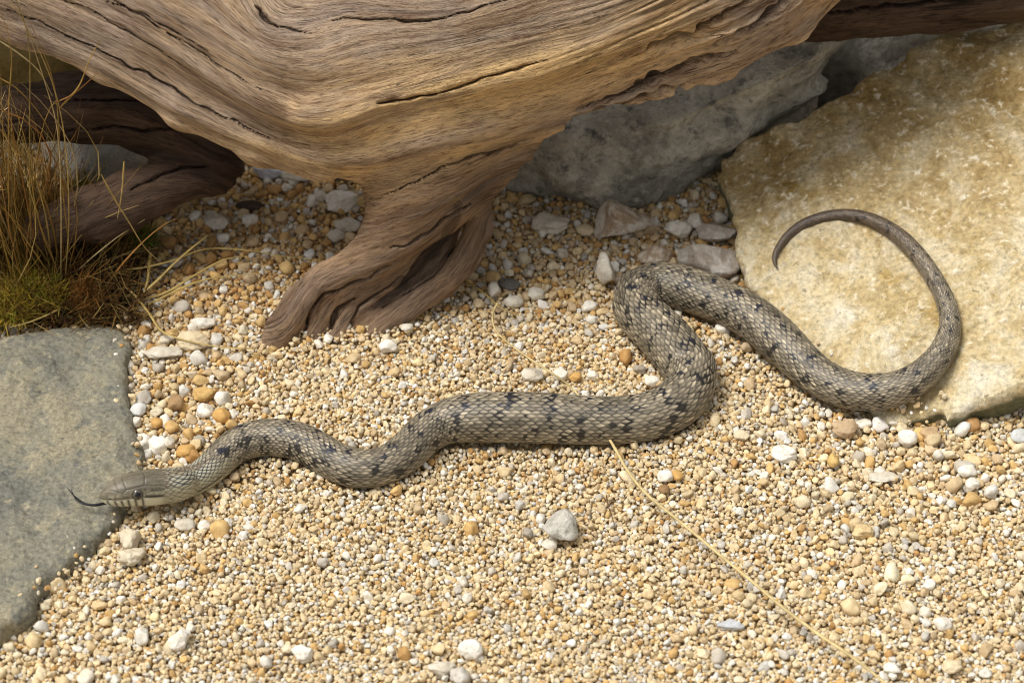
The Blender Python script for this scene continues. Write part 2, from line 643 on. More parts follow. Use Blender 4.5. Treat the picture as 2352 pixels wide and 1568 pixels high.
# ------------------------------------------------------------------ ground
gs = 3.0
gm, gnt, gb = mat('sandy_ground')
tc = nd(gnt, 'ShaderNodeTexCoord').outputs['Object']
vo = nd(gnt, 'ShaderNodeTexVoronoi')
vo.inputs['Scale'].default_value = 260
gnt.links.new(tc, vo.inputs['Vector'])
gc = ramp(gnt, vo.outputs['Color'], [(0.1, (0.34, 0.22, 0.09)), (0.5, (0.52, 0.38, 0.20)), (0.9, (0.62, 0.52, 0.36))])
gnt.links.new(gc, gb.inputs['Base Color'])
bump(gnt, gb, vo.outputs['Distance'], 0.002)
N = 160
gx = np.concatenate([[-gs], np.linspace(-0.6, 0.6, N), [gs]])
gy = np.concatenate([[-gs], np.linspace(-0.5, 0.7, N), [gs]])
GX, GY = np.meshgrid(gx, gy, indexing='ij')
GZ = terr(GX, GY) - 0.0035
GV = np.stack([GX, GY, GZ], -1).reshape(-1, 3)
n2 = N + 2
ii = np.arange(n2 - 1)[:, None] * n2 + np.arange(n2 - 1)[None]
GF = np.stack([ii, ii + n2, ii + n2 + 1, ii + 1], -1).reshape(-1, 4)
tag(link('ground', make_mesh('ground', GV, GF), gm), kind='structure')

# ------------------------------------------------------------------ slabs and rocks
def slab(name, outline_px, p0, n, thick, h, rnd, material, bumps, edge=0.003, seed=1, lv=1):
    """flat stone: outline lies on the plane (p0, n); rounded edge, uneven top, real thickness below"""
    n = np.asarray(n)
    ex = np.cross(np.array([0, 1.0, 0]), n)
    ex /= np.linalg.norm(ex)
    ey = np.cross(n, ex)
    o = np.asarray(p0)
    poly = []
    for px, py in outline_px:
        q = hit(px, py, o, n) - o
        poly.append((q @ ex, q @ ey))
    poly = np.array(poly)
    lo = poly.min(0) - 0.012
    hi = poly.max(0) + 0.012
    xs = np.arange(lo[0], hi[0], h)
    ys = np.arange(lo[1], hi[1], h)
    zs = np.arange(-thick - 0.012, 0.014, h)
    X, Y = np.meshgrid(xs, ys, indexing='ij')
    flat = np.stack([X.ravel(), Y.ravel(), np.zeros(X.size)], 1)
    d2 = poly_sd(X, Y, poly) + edge * fbm(flat * 45, 3, seed).reshape(X.shape) + edge * 0.5 * fbm(flat * 170, 2, seed + 5).reshape(X.shape)
    top = bumps * fbm(flat * 14, 4, seed + 9).reshape(X.shape)
    dx = (d2 + rnd)[:, :, None]
    zc = zs[None, None, :] - top[:, :, None]
    dz = np.maximum(zc, -thick - zc) + rnd
    F = (np.sqrt(np.maximum(dx, 0) ** 2 + np.maximum(dz, 0) ** 2) + np.minimum(np.maximum(dx, dz), 0) - rnd).astype(np.float32)
    V, Q = surface_nets(F, np.array([lo[0], lo[1], zs[0]]), h)
    me = subdivided(V, Q, lv)
    L = get_co(me)
    nn = get_vn(me)
    L += nn * (0.0007 * fbm(L * 160, 3, seed + 3) + 0.0018 * fbm(L * 38, 3, seed + 4))[:, None]
    set_co(me, L @ np.stack([ex, ey, n]))
    me.polygons.foreach_set('use_smooth', np.ones(len(me.polygons), bool))
    fattr(me, 'rim', sstep(-0.005, -0.010, L[:, 2]))
    ob = link(name, me, material)
    ob.location = o
    return ob


o = slab('slab_rock', [(1700, 640), (1692, 585), (1690, 520), (1678, 480), (1650, 440), (1640, 400), (1652, 352), (1700, 325), (1780, 300), (1845, 272),
                       (1900, 235), (1960, 205), (1995, 178), (2055, 150), (2090, 105), (2140, 85), (2230, 62), (2300, 52), (2352, 28), (2480, -20), (2800, -60), (2800, 700), (2560, 860), (2420, 880),
                       (2352, 893), (2290, 905), (2230, 925), (2170, 950), (2120, 956), (2040, 962), (1930, 905), (1850, 800), (1760, 705)],
         SP1, SLN, 0.028, 0.0026, 0.0045, M_SLAB, 0.0035, 0.0032, 11)
tag(o, 'large cream slab with ochre stains under the tail of the snake', 'rock')
o = slab('flat_stone', [(-120, 775), (0, 764), (120, 746), (235, 736), (282, 750), (297, 800), (291, 900), (300, 965), (330, 1020), (336, 1065), (318, 1120),
                        (272, 1190), (232, 1232), (155, 1290), (95, 1350), (62, 1402), (0, 1445), (-60, 1490), (-200, 1500)],
         LP0, LN, 0.020, 0.0022, 0.006, M_LEFT, 0.0020, 0.0014, 23)
tag(o, 'flat grey green stone beneath the head of the snake', 'rock')


def boulder(name, centre, size, material, seed, rot=(0, 0, 0), rough=0.16, cuts=9, sub=5, flatten=None):
    """broken boulder: sphere cut by random planes, then roughened; centre and half-sizes in metres"""
    rs = np.random.default_rng(seed)
    V, F = ico(sub)
    for _ in range(cuts):
        n = rs.normal(size=3)
        n /= np.linalg.norm(n)
        d = rs.uniform(0.50, 0.82)
        over = V @ n - d
        V = V - np.maximum(over, 0)[:, None] * n * 0.93
    V = V * (1 + rough * fbm(V * 1.7, 3, seed) + rough * 0.32 * fbm(V * 5, 5, seed + 3, 0.55))[:, None]
    V = V * np.asarray(size)
    me = make_mesh(name, V, F)
    ob = link(name, me, material)
    ob.location = centre
    ob.rotation_euler = rot
    return ob


def on_ground(px, py, z):       # a point whose foot is on the ground straight below
    return gnd(px, py, z)


c = gnd(1420, 470)
o = boulder('grey_boulder', (c[0] + 0.025, c[1] + 0.075, 0.040), (0.215, 0.085, 0.100), M_GREY, 41, (0.15, 0.02, 0.05), 0.17, 10, 6)
tag(o, 'rough grey boulder behind the driftwood leg and under the log', 'rock')
c = gnd(1980, 330)
o = boulder('dark_boulder', (c[0] - 0.05, c[1] + 0.09, 0.05), (0.26, 0.09, 0.15), M_DARKROCK, 52, (0.1, 0, -0.1), 0.12, 8)
tag(o, 'dark shaded rock between the big log and the cream slab', 'rock')
c = gnd(130, 300)
o = boulder('ochre_boulder', (c[0] - 0.02, c[1] + 0.05, 0.03), (0.30, 0.10, 0.13), M_OCHRE, 63, (0.1, 0, 0.08), 0.12, 8)
tag(o, 'mustard brown rock seen in the gap below the left end of the log', 'rock')
c = gnd(240, 385)
o = boulder('pale_rock', (c[0], c[1] + 0.01, 0.012), (0.05, 0.035, 0.028), M_PALE, 74, (0.1, 0, 0.2), 0.12, 7, 4)
tag(o, 'pale rock seen through the fork of the dark side branch', 'rock')
c = gnd(800, 400)
o = boulder('dark_stone', (c[0], c[1] + 0.02, 0.010), (0.048, 0.03, 0.017), M_DARKROCK, 77, (0.0, 0.1, -0.15), 0.12, 7, 4)
tag(o, 'dark purplish stone in the shade behind the leg of the log', 'rock')

# ------------------------------------------------------------------ driftwood
LB = rad(32.5)
LOGP = gnd(785, 757)
LOGN = np.cross(RGT, np.array([0, math.sin(LB), math.cos(LB)]))       # log leans back from its foot
LOGN /= np.linalg.norm(LOGN)


def lp(px, py, r, off=0.0):
    """log skeleton point on the leaning plane; radius and depth offset in measured pixels"""
    P = hit(px, py, LOGP, LOGN)
    s = pxs(P)
    d = ray(px, py)
    d = d / np.linalg.norm(d)
    return (P + d * off * s, r * s)


class Rbf:
    """thin-plate field that takes the wanted value along traced grain lines"""
    def __init__(self, curves, step=55, reg=1e-3):
        P, v = [], []
        for val, c in curves:
            c = np.array(c, float)
            L = np.concatenate([[0], np.cumsum(np.linalg.norm(np.diff(c, axis=0), axis=1))])
            s = np.arange(0, L[-1] + 1, step)
            P.append(np.stack([np.interp(s, L, c[:, 0]), np.interp(s, L, c[:, 1])], 1))
            v.append(np.full(len(s), val))
        self.P = np.concatenate(P) / 1000.0
        v = np.concatenate(v)
        n = len(self.P)
        K = self.k(self.P) + np.eye(n) * reg
        A = np.zeros((n + 3, n + 3))
        A[:n, :n] = K
        Q = np.concatenate([np.ones((n, 1)), self.P], 1)
        A[:n, n:] = Q
        A[n:, :n] = Q.T
        self.w = np.linalg.solve(A, np.concatenate([v, np.zeros(3)]))

    def k(self, X):
        d2 = ((X[:, None] - self.P[None]) ** 2).sum(-1) + 1e-12
        return 0.5 * d2 * np.log(d2)

    def __call__(self, x, y):
        X = np.stack([x, y], 1) / 1000.0
        out = np.empty(len(X))
        for i in range(0, len(X), 20000):
            B = X[i:i + 20000]
            out[i:i + 20000] = self.k(B) @ self.w[:-3] + self.w[-3] + B @ self.w[-2:]
        return out


GRAIN = [
    (400, [(-150, 5), (0, 80), (225, 165), (400, 265), (545, 325), (700, 385), (800, 412), (900, 412), (1000, 392), (1100, 362), (1240, 315), (1500, 225), (1700, 172), (1880, 85), (1990, 0)]),
    (340, [(-100, -10), (0, 25), (100, 68), (250, 140), (400, 228), (560, 305), (680, 350), (760, 362), (850, 352), (1000, 318), (1150, 285), (1300, 240), (1500, 165), (1700, 105), (1830, 35), (1900, -30)]),
    (250, [(60, -10), (150, 22), (300, 95), (450, 190), (560, 255), (650, 298), (730, 318), (800, 303), (900, 260), (1100, 213), (1250, 183), (1400, 122), (1550, 62), (1700, 0), (1800, -60)]),
    (160, [(250, 0), (400, 80), (500, 150), (600, 215), (700, 242), (800, 226), (950, 190), (1150, 132), (1350, 82), (1500, 20), (1600, -30)]),
    (80, [(380, 0), (480, 60), (560, 110), (640, 150), (720, 160), (850, 122), (1000, 100), (1200, 60), (1400, 10), (1500, -30)]),
    (25, [(490, -10), (560, 62), (620, 102), (700, 112), (800, 84), (900, 72), (1050, 62), (1200, 25), (1300, -15)]),
    (-25, [(575, -20), (600, 35), (650, 62), (720, 55), (800, 32), (900, 42), (1000, 45), (1100, 20), (1180, -5)]),
    (450, [(860, 445), (950, 415), (1050, 390), (1150, 358), (1235, 330)]),
    (510, [(860, 520), (950, 490), (1050, 450), (1130, 400), (1190, 372)]),
    (580, [(640, 720), (700, 640), (780, 590), (870, 560), (960, 535), (1040, 490), (1110, 435)]),
    (640, [(690, 740), (720, 675), (800, 635), (900, 605), (970, 565), (1040, 505)]),
    (700, [(760, 760), (800, 700), (880, 655), (950, 600), (1020, 540), (1060, 480)]),
    (760, [(840, 760), (930, 690), (1010, 620), (1060, 560), (1100, 480), (1130, 440)]),
    (820, [(900, 765), (1000, 685), (1070, 630), (1120, 540), (1145, 450)]),
]
PSI = Rbf(GRAIN)


def line_dist(x, y, pl):
    pl = np.asarray(pl, float)
    d = np.full(x.shape, 1e9)
    tt = np.zeros(x.shape)
    tot = np.linalg.norm(np.diff(pl, axis=0), axis=1).sum()
    L = 0.0
    for a, b in zip(pl[:-1], pl[1:]):
        e = b - a
        t = np.clip(((x - a[0]) * e[0] + (y - a[1]) * e[1]) / (e @ e), 0, 1)
        q = np.hypot(x - a[0] - e[0] * t, y - a[1] - e[1] * t)
        m = q < d
        d = np.where(m, q, d)
        tt = np.where(m, (L + t * np.hypot(*e)) / tot, tt)
        L += np.hypot(*e)
    return d, tt


def wood_object(name, chains, h, k, material, psi=None, cracks_shade=(), amp=1.0, relief=None, clip=None, lv=1, seed=5, warm=None, ks=None):
    V, Q = sdf_chain(chains, h, k, clip=clip, ks=ks)
    me = subdivided(V, Q, lv)
    me.polygons.foreach_set('use_smooth', np.ones(len(me.polygons), bool))
    P = get_co(me)
    nn = get_vn(me)
    x, y = proj(P)
    ps = psi(x, y) if psi else None
    if ps is None:
        ps = y
    G = np.stack([ps / 70, P[:, 0] * 7, P[:, 2] * 7], 1)
    rel = np.ones(len(P)) if relief is None else relief(x, y)
    low = 0.0058 * fbm(G, 2, seed) * (1.0 if warm is None else (1 - 0.85 * sstep(400, 520, y) - 0.45 * sstep(1100, 1500, x)))
    d = 0
    G2 = np.stack([ps / 17, P[:, 0] * 10, P[:, 2] * 10], 1)
    r = fbm(G2, 3, seed + 20, 0.6)
    d += (0.0008 * r - 0.0013 * np.maximum(0, 0.16 - np.abs(vnoise(G2 * np.array([0.8, .8, .8]), seed + 50))) / 0.16) * rel
    d = d * amp * rel + low * amp * 0.75
    cr = np.zeros(len(P))
    for wd, depth, pl in cracks_shade:
        dist, tt = line_dist(x + 5 * vnoise(np.stack([x / 30, y / 30, x * 0], 1), 8), y + 5 * vnoise(np.stack([x / 30, y / 30, x * 0 + 7], 1), 8), pl)
        wv = wd * (0.35 + 0.65 * np.sin(math.pi * tt)) * (0.75 + 0.5 * vnoise(np.stack([x / 25, y / 25, x * 0], 1), 3))
        f = np.exp(-(dist / wv) ** 2)
        d -= depth * f
        cr = np.maximum(cr, sstep(0.45, 1.0, f) * (0.55 + 0.45 * np.sin(math.pi * tt)))
    P = P + nn * d[:, None]
    set_co(me, P)
    fattr(me, 'psi', ps)
    fattr(me, 'along', x)
    fattr(me, 'crack_shade', cr)
    fattr(me, 'leg_brown_shade', np.zeros(len(P)) if warm is None else sstep(385, 470, ps) * sstep(260, 420, y))  # leg wood browner, with its shading put into the colour
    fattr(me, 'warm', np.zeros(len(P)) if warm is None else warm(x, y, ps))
    return link(name, me, material)


main = [
    [lp(-330, -300, 195, -10), lp(-120, -200, 190, -5), lp(85, -105, 190), lp(355, 8, 198), lp(640, 112, 222), lp(860, 150, 255), lp(1000, 145, 262),
     lp(1130, 82, 255), lp(1420, -25, 235), lp(1610, -62, 218), lp(1720, -110, 205), lp(1850, -190, 205), lp(2000, -330, 200)],
    # rib along the lower left edge
    [lp(-120, 15, 46, -95), lp(60, 75, 42, -100), lp(240, 150, 40, -110), lp(420, 250, 38, -120), lp(600, 330, 36, -110), lp(740, 380, 34, -100)],
    # ribs along the right underside
    [lp(1060, 330, 45, -70), lp(1250, 262, 48, -70), lp(1450, 195, 45, -70), lp(1650, 130, 46, -50), lp(1820, 50, 44, -30), lp(1960, -70, 42, -20)],
    [lp(1250, 150, 40, -195), lp(1400, 90, 46, -185), lp(1560, 20, 46, -175), lp(1700, -60, 42, -165)],
    [lp(700, 260, 30, -215), lp(850, 255, 42, -222), lp(1000, 225, 46, -218), lp(1150, 180, 44, -212), lp(1300, 120, 38, -205)],
    # neck and root that comes forward left
    [lp(1010, 290, 175, -10), lp(985, 405, 130, -10), lp(948, 468, 90, -12), lp(908, 528, 58, -18), lp(864, 580, 43, -22), lp(820, 612, 36, -24), lp(748, 648, 34, -24), lp(688, 698, 30, -20), lp(650, 752, 26, -14), lp(632, 800, 24, -10), lp(622, 840, 24, -4)],
    [lp(1180, 250, 95, 0), lp(1140, 345, 70, 0), lp(1088, 402, 46, 5)],
    # rear root on the right
    [lp(1082, 390, 48, 25), lp(1100, 450, 31, 40), lp(1098, 525, 33, 48), lp(1074, 590, 33, 46), lp(1016, 650, 34, 38), lp(938, 702, 34, 24), lp(876, 742, 32, 12), lp(828, 800, 34, 10)],
    # the thin roots between them
    [lp(870, 606, 26, -4), lp(835, 652, 22, -10), lp(790, 682, 23, -14), lp(748, 710, 24, -14), lp(722, 760, 24, -12), lp(712, 810, 26, -8)],
    [lp(950, 560, 28, 8), lp(900, 638, 24, 4), lp(842, 682, 23, -2), lp(798, 722, 24, -4), lp(774, 765, 25, -4), lp(765, 810, 28, -4)],
    [lp(1030, 455, 50, 105), lp(1000, 585, 40, 95), lp(915, 668, 26, 60), lp(850, 725, 28, 24), lp(818, 775, 28, 10), lp(800, 810, 30, 10)],
]
KS = [0.010] * 5 + [0.014, 0.012, 0.0025, 0.0025, 0.0025, 0.0025]
CRACKS_SHADE = [
    (3.4, 0.0028, [(760, 52), (800, 40), (850, 42), (900, 46), (960, 48), (1030, 40), (1110, 16), (1180, -5)]),
    (7, 0.0045, [(590, 12), (600, 22), (604, 36), (620, 52), (640, 64)]),
    (3.5, 0.002, [(640, 64), (670, 70), (706, 76)]),
    (8, 0.005, [(868, 238), (900, 234), (950, 226), (1000, 212)]),
    (5, 0.003, [(1000, 212), (1060, 196), (1120, 180), (1190, 162), (1260, 135)]),
    (3.5, 0.0022, [(890, 448), (930, 432), (990, 400), (1060, 380), (1130, 360), (1230, 330)]),
    (10, 0.006, [(1260, 310), (1340, 282), (1420, 250), (1500, 220), (1580, 195)]),
    (12, 0.008, [(1330, 255), (1420, 222), (1520, 180), (1600, 150), (1690, 120)]),
    (11, 0.007, [(1480, 120), (1580, 85), (1660, 40), (1740, -10)]),
    (12, 0.008, [(1640, 110), (1720, 70), (1790, 20), (1850, -40)]),
    (3.2, 0.003, [(20, 22), (120, 62), (240, 120), (380, 195), (520, 272), (620, 318)]),
    (2.2, 0.0016, [(255, -5), (330, 40), (420, 100), (520, 165), (600, 215)]),
    (2, 0.0015, [(120, 0), (200, 25), (330, 100), (440, 170)]),
    (2, 0.0015, [(200, -5), (300, 20), (390, 65), (470, 120)]),
    (26, 0.0005, [(1058, 470), (1040, 520), (1000, 570), (950, 625), (910, 655)]),  # no crack: broad dark tint, the hollow's shade painted between the roots
    (4, 0.002, [(880, 705), (940, 665), (1010, 620), (1050, 560)]),
    (8, 0.004, [(690, 765), (700, 750), (712, 715), (745, 682), (800, 664), (850, 640), (900, 610)]),  # creases between the roots: cut in, their shade painted dark as well
    (6, 0.003, [(750, 765), (775, 712), (820, 690)]), (7, 0.003, [(800, 765), (830, 705), (880, 672), (930, 630)]),  # more root creases, cut in and painted dark for shade
    (4, 0.002, [(900, 575), (960, 555), (1020, 510), (1080, 470)]),
]
clip = (np.array([-0.42, -0.2, -0.03]), np.array([0.42, 0.6, 0.45]))
log = wood_object('driftwood_log', main, 0.0020, 0.010, M_LOG, PSI, CRACKS_SHADE, 0.85,
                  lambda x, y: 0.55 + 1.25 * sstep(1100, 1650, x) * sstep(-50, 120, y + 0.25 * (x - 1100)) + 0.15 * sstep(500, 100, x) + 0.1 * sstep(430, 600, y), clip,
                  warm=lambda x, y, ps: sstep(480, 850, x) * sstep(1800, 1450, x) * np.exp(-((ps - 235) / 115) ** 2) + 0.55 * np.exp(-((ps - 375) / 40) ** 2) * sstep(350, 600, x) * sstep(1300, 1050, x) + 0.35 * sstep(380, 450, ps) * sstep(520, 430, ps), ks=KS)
tag(log, 'thick weathered driftwood log with twisted leg standing in the gravel', 'log')


def wp(px, py, r, zback):       # dark branches: on a plane standing further back
    P = hit(px, py, LOGP + np.array([0, zback, 0]), LOGN)
    return (P, r * pxs(P))


br = [
    [wp(-120, 270, 60, .045), wp(60, 262, 66, .045), wp(200, 255, 74, .05), wp(320, 275, 72, .055), wp(430, 325, 66, .06), wp(490, 365, 56, .06), wp(480, 400, 50, .05)],
    [wp(60, 235, 45, .08), wp(160, 218, 48, .08), wp(260, 212, 50, .085), wp(380, 250, 55, .09), wp(520, 290, 52, .09)],
    [wp(490, 375, 46, .05), wp(400, 410, 42, .045), wp(300, 448, 42, .035), wp(200, 490, 42, .025), wp(100, 530, 40, .015)],
    [wp(440, 415, 28, .04), wp(360, 455, 26, .03), wp(290, 490, 28, .025), wp(230, 520, 28, .02)],
]
BGR = Rbf([(0, [(-120, 215), (100, 195), (300, 190), (450, 250), (560, 330)]),
           (60, [(-120, 260), (100, 250), (300, 250), (420, 300), (520, 365)]),
           (130, [(-120, 330), (100, 325), (280, 335), (400, 360), (480, 385)]),
           (180, [(100, 460), (200, 420), (320, 370), (420, 375), (480, 400)]),
           (240, [(160, 520), (260, 480), (360, 450), (450, 435), (520, 400)])])
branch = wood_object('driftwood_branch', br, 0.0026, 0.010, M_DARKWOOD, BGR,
                     [(4, 0.003, [(140, 235), (220, 228), (300, 232), (350, 225)]), (5, 0.003, [(150, 305), (260, 290), (330, 300), (400, 292), (440, 270)]),
                      (6, 0.004, [(300, 440), (340, 415), (390, 390), (470, 385)])], 1.0, None, clip, 1, 9)
tag(branch, 'dark forked driftwood branch in the shade behind the grass', 'log')

RLP = hit(2200, 60, SP1, SLN) + SLN * 0.040
rear = [[(hit(px, py, RLP, LOGN), r * MMPX * 1.08) for px, py, r in
         ((1780, 25, 75), (1900, 0, 80), (2050, -22, 88), (2200, -42, 96), (2352, -70, 102), (2600, -110, 110))],
        [(hit(px, py, RLP, LOGN), r * MMPX * 1.08) for px, py, r in
         ((1880, 58, 26), (2000, 40, 30), (2150, 28, 34), (2300, 2, 34))]]
RGRN = Rbf([(0, [(1800, -40), (2100, -80), (2500, -140)]), (70, [(1800, 20), (2100, -10), (2500, -60)]), (140, [(1850, 85), (2050, 70), (2300, 45), (2500, 10)])])
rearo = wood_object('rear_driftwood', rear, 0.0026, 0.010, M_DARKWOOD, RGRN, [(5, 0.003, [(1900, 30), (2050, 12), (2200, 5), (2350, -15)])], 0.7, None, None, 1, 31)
tag(rearo, 'dark brown driftwood piece crossing above the cream slab at top right', 'log')

# ------------------------------------------------------------------ snake
def z4(x, y, hw): return ((100 + x / 2.94) * .98, (900 + y / 2.94) * .98, hw / 3.0)
def z5(x, y, hw): return (784 + x / 2.4, 784 + y / 2.4, hw / 2.4)
def z6(x, y, hw): return (1372 + x / 2.4, 441 + y / 2.4, hw / 2.4)


SP = [z4(392, 778, 62), z4(450, 768, 82), z4(550, 742, 104), z4(650, 725, 116), z4(760, 712, 124), z4(870, 702, 121), z4(980, 680, 112), z4(1080, 640, 106),
      z4(1170, 570, 110), z4(1262, 480, 116), z4(1370, 408, 122), z4(1500, 372, 126), z4(1650, 373, 129), z4(1780, 402, 130), z4(1900, 463, 131), z4(2010, 530, 132), z4(2120, 574, 135),
      z5(150, 703, 105), z5(260, 676, 106), z5(360, 610, 108), z5(440, 530, 110), z5(530, 464, 116), z5(640, 432, 128), z5(780, 421, 137), z5(950, 421, 140),
      z5(1120, 425, 139), z5(1300, 435, 135), z5(1480, 439, 132), z5(1620, 428, 132), z5(1740, 400, 134), z5(1845, 345, 136), z5(1915, 262, 137), z5(1930, 160, 139),
      z6(495, 955, 142), z6(430, 868, 140), z6(340, 770, 138), z6(255, 690, 134), z6(213, 620, 128), z6(222, 560, 122), z6(270, 520, 116), z6(340, 506, 116), z6(435, 520, 120),
      z6(560, 556, 121), z6(690, 606, 118), z6(820, 670, 119), z6(930, 750, 120), z6(1035, 845, 117), z6(1130, 940, 109), z6(1240, 1028, 104), z6(1370, 1085, 103), z6(1500, 1104, 101),
      z6(1640, 1086, 95), z6(1765, 1026, 86), z6(1868, 928, 75), z6(1930, 815, 65), z6(1945, 700, 57), z6(1912, 582, 52), z6(1850, 465, 49), z6(1770, 350, 46), z6(1680, 255, 43),
      z6(1570, 180, 39), z6(1440, 134, 35), z6(1300, 130, 33), z6(1170, 163, 30), z6(1080, 215, 27), z6(1015, 283, 21), z6(980, 348, 16), z6(980, 398, 10), z6(1000, 428, 4)]
SP = np.array(SP)
dense = catmull(SP, 24)
ctr, rr, upn = [], [], []
ZB = 0.0022
FL = 0.84                        # belly is flattened to this share of the radius
for px, py, hw in dense:
    r = hw * MMPX
    P = r
    for _ in range(2):
        cand = []
        lift = 0.0045 * sstep(430, 250, px) if py > 1000 else 0.0
        cand.append((hit(px, py, (0, 0, ZB + FL * r), ZN), ZN))
        cand.append((hit(px, py, SP1 + SLN * (FL * r + 0.001), SLN), SLN))
        if px < 420 and py > 1000:
            cand.append((hit(px, py, LP0 + LN * (FL * r + 0.0012 + lift), LN), LN))
        cand.sort(key=lambda q: np.dot(q[0] - CAMP, FWD))
        r = hw * pxs(cand[0][0])
    ctr.append(cand[0][0])
    upn.append(cand[0][1])
    rr.append(r)
ctr, rr, upn = np.array(ctr), np.array(rr), np.array(upn)


def smooth(A, n):
    for _ in range(n):
        B = A.copy()
        B[1:-1] = 0.25 * A[:-2] + 0.5 * A[1:-1] + 0.25 * A[2:]
        A = B
    return A


ctr = smooth(ctr, 60)
upn = smooth(upn, 400)
rr = smooth(rr, 60)
seg = np.concatenate([[0], np.cumsum(np.linalg.norm(np.diff(ctr, axis=0), axis=1))])
LEN = seg[-1]
# ring positions: eight rings to a scale
s_list, a_list = [0.0], [0.0]
while s_list[-1] < LEN:
    s = s_list[-1]
    r = np.interp(s, seg, rr)
    Lsc = np.clip(0.40 * r, 0.0028, 0.0062)
    ds = Lsc / 8 if s > 0.075 else 0.0004
    s_list.append(s + ds)
    a_list.append(a_list[-1] + ds / Lsc)
sR = np.array(s_list[:-1])
aR = np.array(a_list[:-1])
C = np.stack([np.interp(sR, seg, ctr[:, i]) for i in range(3)], 1)
U = np.stack([np.interp(sR, seg, upn[:, i]) for i in range(3)], 1)
R = np.interp(sR, seg, rr)
T = np.gradient(C, axis=0)
T /= np.linalg.norm(T, axis=1)[:, None]
for _ in range(30): T[1:-1] = 0.25 * T[:-2] + 0.5 * T[1:-1] + 0.25 * T[2:]
T /= np.linalg.norm(T, axis=1)[:, None]
Nn = U - (U * T).sum(1)[:, None] * T
Nn /= np.linalg.norm(Nn, axis=1)[:, None]
Bn = np.cross(T, Nn)
# snout: blunt rounded tip
S0 = 0.013
tip = np.sqrt(np.clip(1 - (1 - np.clip(sR / S0, 0, 1)) ** 2.2, 0.0, 1))
R = R * np.where(sR < S0, np.maximum(tip, 0.03), 1)
endt = np.clip((LEN - sR) / 0.006, 0, 1)
R = R * np.sqrt(np.clip(endt, 0.02, 1))
phi = np.concatenate([np.linspace(-148, 148, 186), np.linspace(148, 212, 12)[1:-1]])
PH = np.radians(phi)
nR, nP = len(sR), len(PH)
S2 = np.repeat(sR[:, None], nP, 1)
A2 = np.repeat(aR[:, None], nP, 1)
P2 = np.repeat(phi[None], nR, 0)
P2s = np.where(P2 > 180, P2 - 360, P2)
R2 = np.repeat(R[:, None], nP, 1)
# scales: staggered lattice
ROWS = 37
b = P2s / (300.0 / ROWS)


def lattice(a, b):
    ia = np.round(a)
    jb = 2 * np.round(b / 2)
    ia2 = np.round(a - .5) + .5
    jb2 = 2 * np.round((b - 1) / 2) + 1
    def D(i, j):
        dp, dq = (a - i) * 2, b - j
        return (np.abs(dp) ** 1.55 * 0.80 + np.abs(dq) ** 1.55), dp, dq
    d1, p1, q1 = D(ia, jb)
    d2, p2, q2 = D(ia2, jb2)
    m = d1 < d2
    return np.where(m, ia, ia2), np.where(m, jb, jb2), np.where(m, p1, p2), np.where(m, q1, q2), np.abs(d1 - d2)


wob = 0.16 * vnoise(np.stack([A2.ravel() * 0.9, b.ravel() * 0.9, 0 * A2.ravel()], 1), 5).reshape(A2.shape)
I, J, dp, dq, edge = lattice(A2 + wob, b + wob * 0.6)
hid = _hash((I * 2).astype(np.int64).ravel(), J.astype(np.int64).ravel(), np.zeros(I.size, np.int64), 3).reshape(I.shape)
hid2 = _hash((I * 2).astype(np.int64).ravel(), J.astype(np.int64).ravel(), np.ones(I.size, np.int64), 8).reshape(I.shape)
body = sstep(0.036, 0.050, S2)                      # 0 on the head shield, 1 where scales begin
belly = sstep(118, 132, np.abs(P2s))
relief = sstep(0.0, 0.42, edge)
hgt = relief * (0.62 + 0.38 * dp) + 0.20 * np.exp(-(dq / 0.18) ** 2) * relief
ventral = np.abs(((A2 * 0.9) % 1) - 0.5) * 2
hgt = hgt * (1 - belly) + belly * (0.5 * ventral)
disp = hgt * body * np.minimum(R2 * 0.036, 0.00052)
# marks: short dark bars in lengthwise rows, alternate rows out of step
mark = np.zeros_like(S2)
rs = np.random.default_rng(12)
for row, ph0 in enumerate((-100, -74, -46, -17, 17, 46, 74, 100)):
    s = 0.085 + (0.5 if row % 2 else 0) * 0.024 + rs.uniform(0, 0.01)
    while s < LEN * 0.92:
        k = 0.75 if s < 0.75 else 0.55
        hw_s = rs.uniform(0.0016, 0.0030) * (1 if s < LEN * 0.8 else 0.7)
        hw_p = rs.uniform(9, 19)
        pc = ph0 + rs.normal(0, 4)
        i0, i1 = np.searchsorted(sR, [s - 0.014, s + 0.014])
        ss = S2[i0:i1] - s + 0.00010 * (P2s[i0:i1] - pc) * rs.uniform(-1, 1)
        q = (ss / hw_s) ** 2 + ((P2s[i0:i1] - pc) / hw_p) ** 2
        mark[i0:i1] = np.maximum(mark[i0:i1], np.exp(-q * 0.75) * rs.uniform(0.85, 1.45))
        s += rs.uniform(0.017, 0.030)
for _ in range(420):          # scattered smaller flecks between the bars
    s, pc = rs.uniform(0.09, LEN * 0.86), rs.uniform(-105, 105)
    i0, i1 = np.searchsorted(sR, [s - 0.008, s + 0.008])
    q = ((S2[i0:i1] - s) / rs.uniform(0.0010, 0.0022)) ** 2 + ((P2s[i0:i1] - pc) / rs.uniform(4, 10)) ** 2
    mark[i0:i1] = np.maximum(mark[i0:i1], np.exp(-q) * rs.uniform(0.5, 1.0))
nz = vnoise(np.stack([S2.ravel() * 260, P2s.ravel() / 9, S2.ravel() * 0], 1), 9).reshape(S2.shape)
nz2 = fbm(np.stack([S2.ravel() * 42, P2s.ravel() / 38, S2.ravel() * 0], 1), 3, 12).reshape(S2.shape)
mark = mark + 0.30 * nz * (mark > 0.12) + 0.55 * np.clip(nz2 - 0.30, 0, 1)
neck = sstep(0.06, 0.085, S2) * sstep(0.26, 0.16, S2)
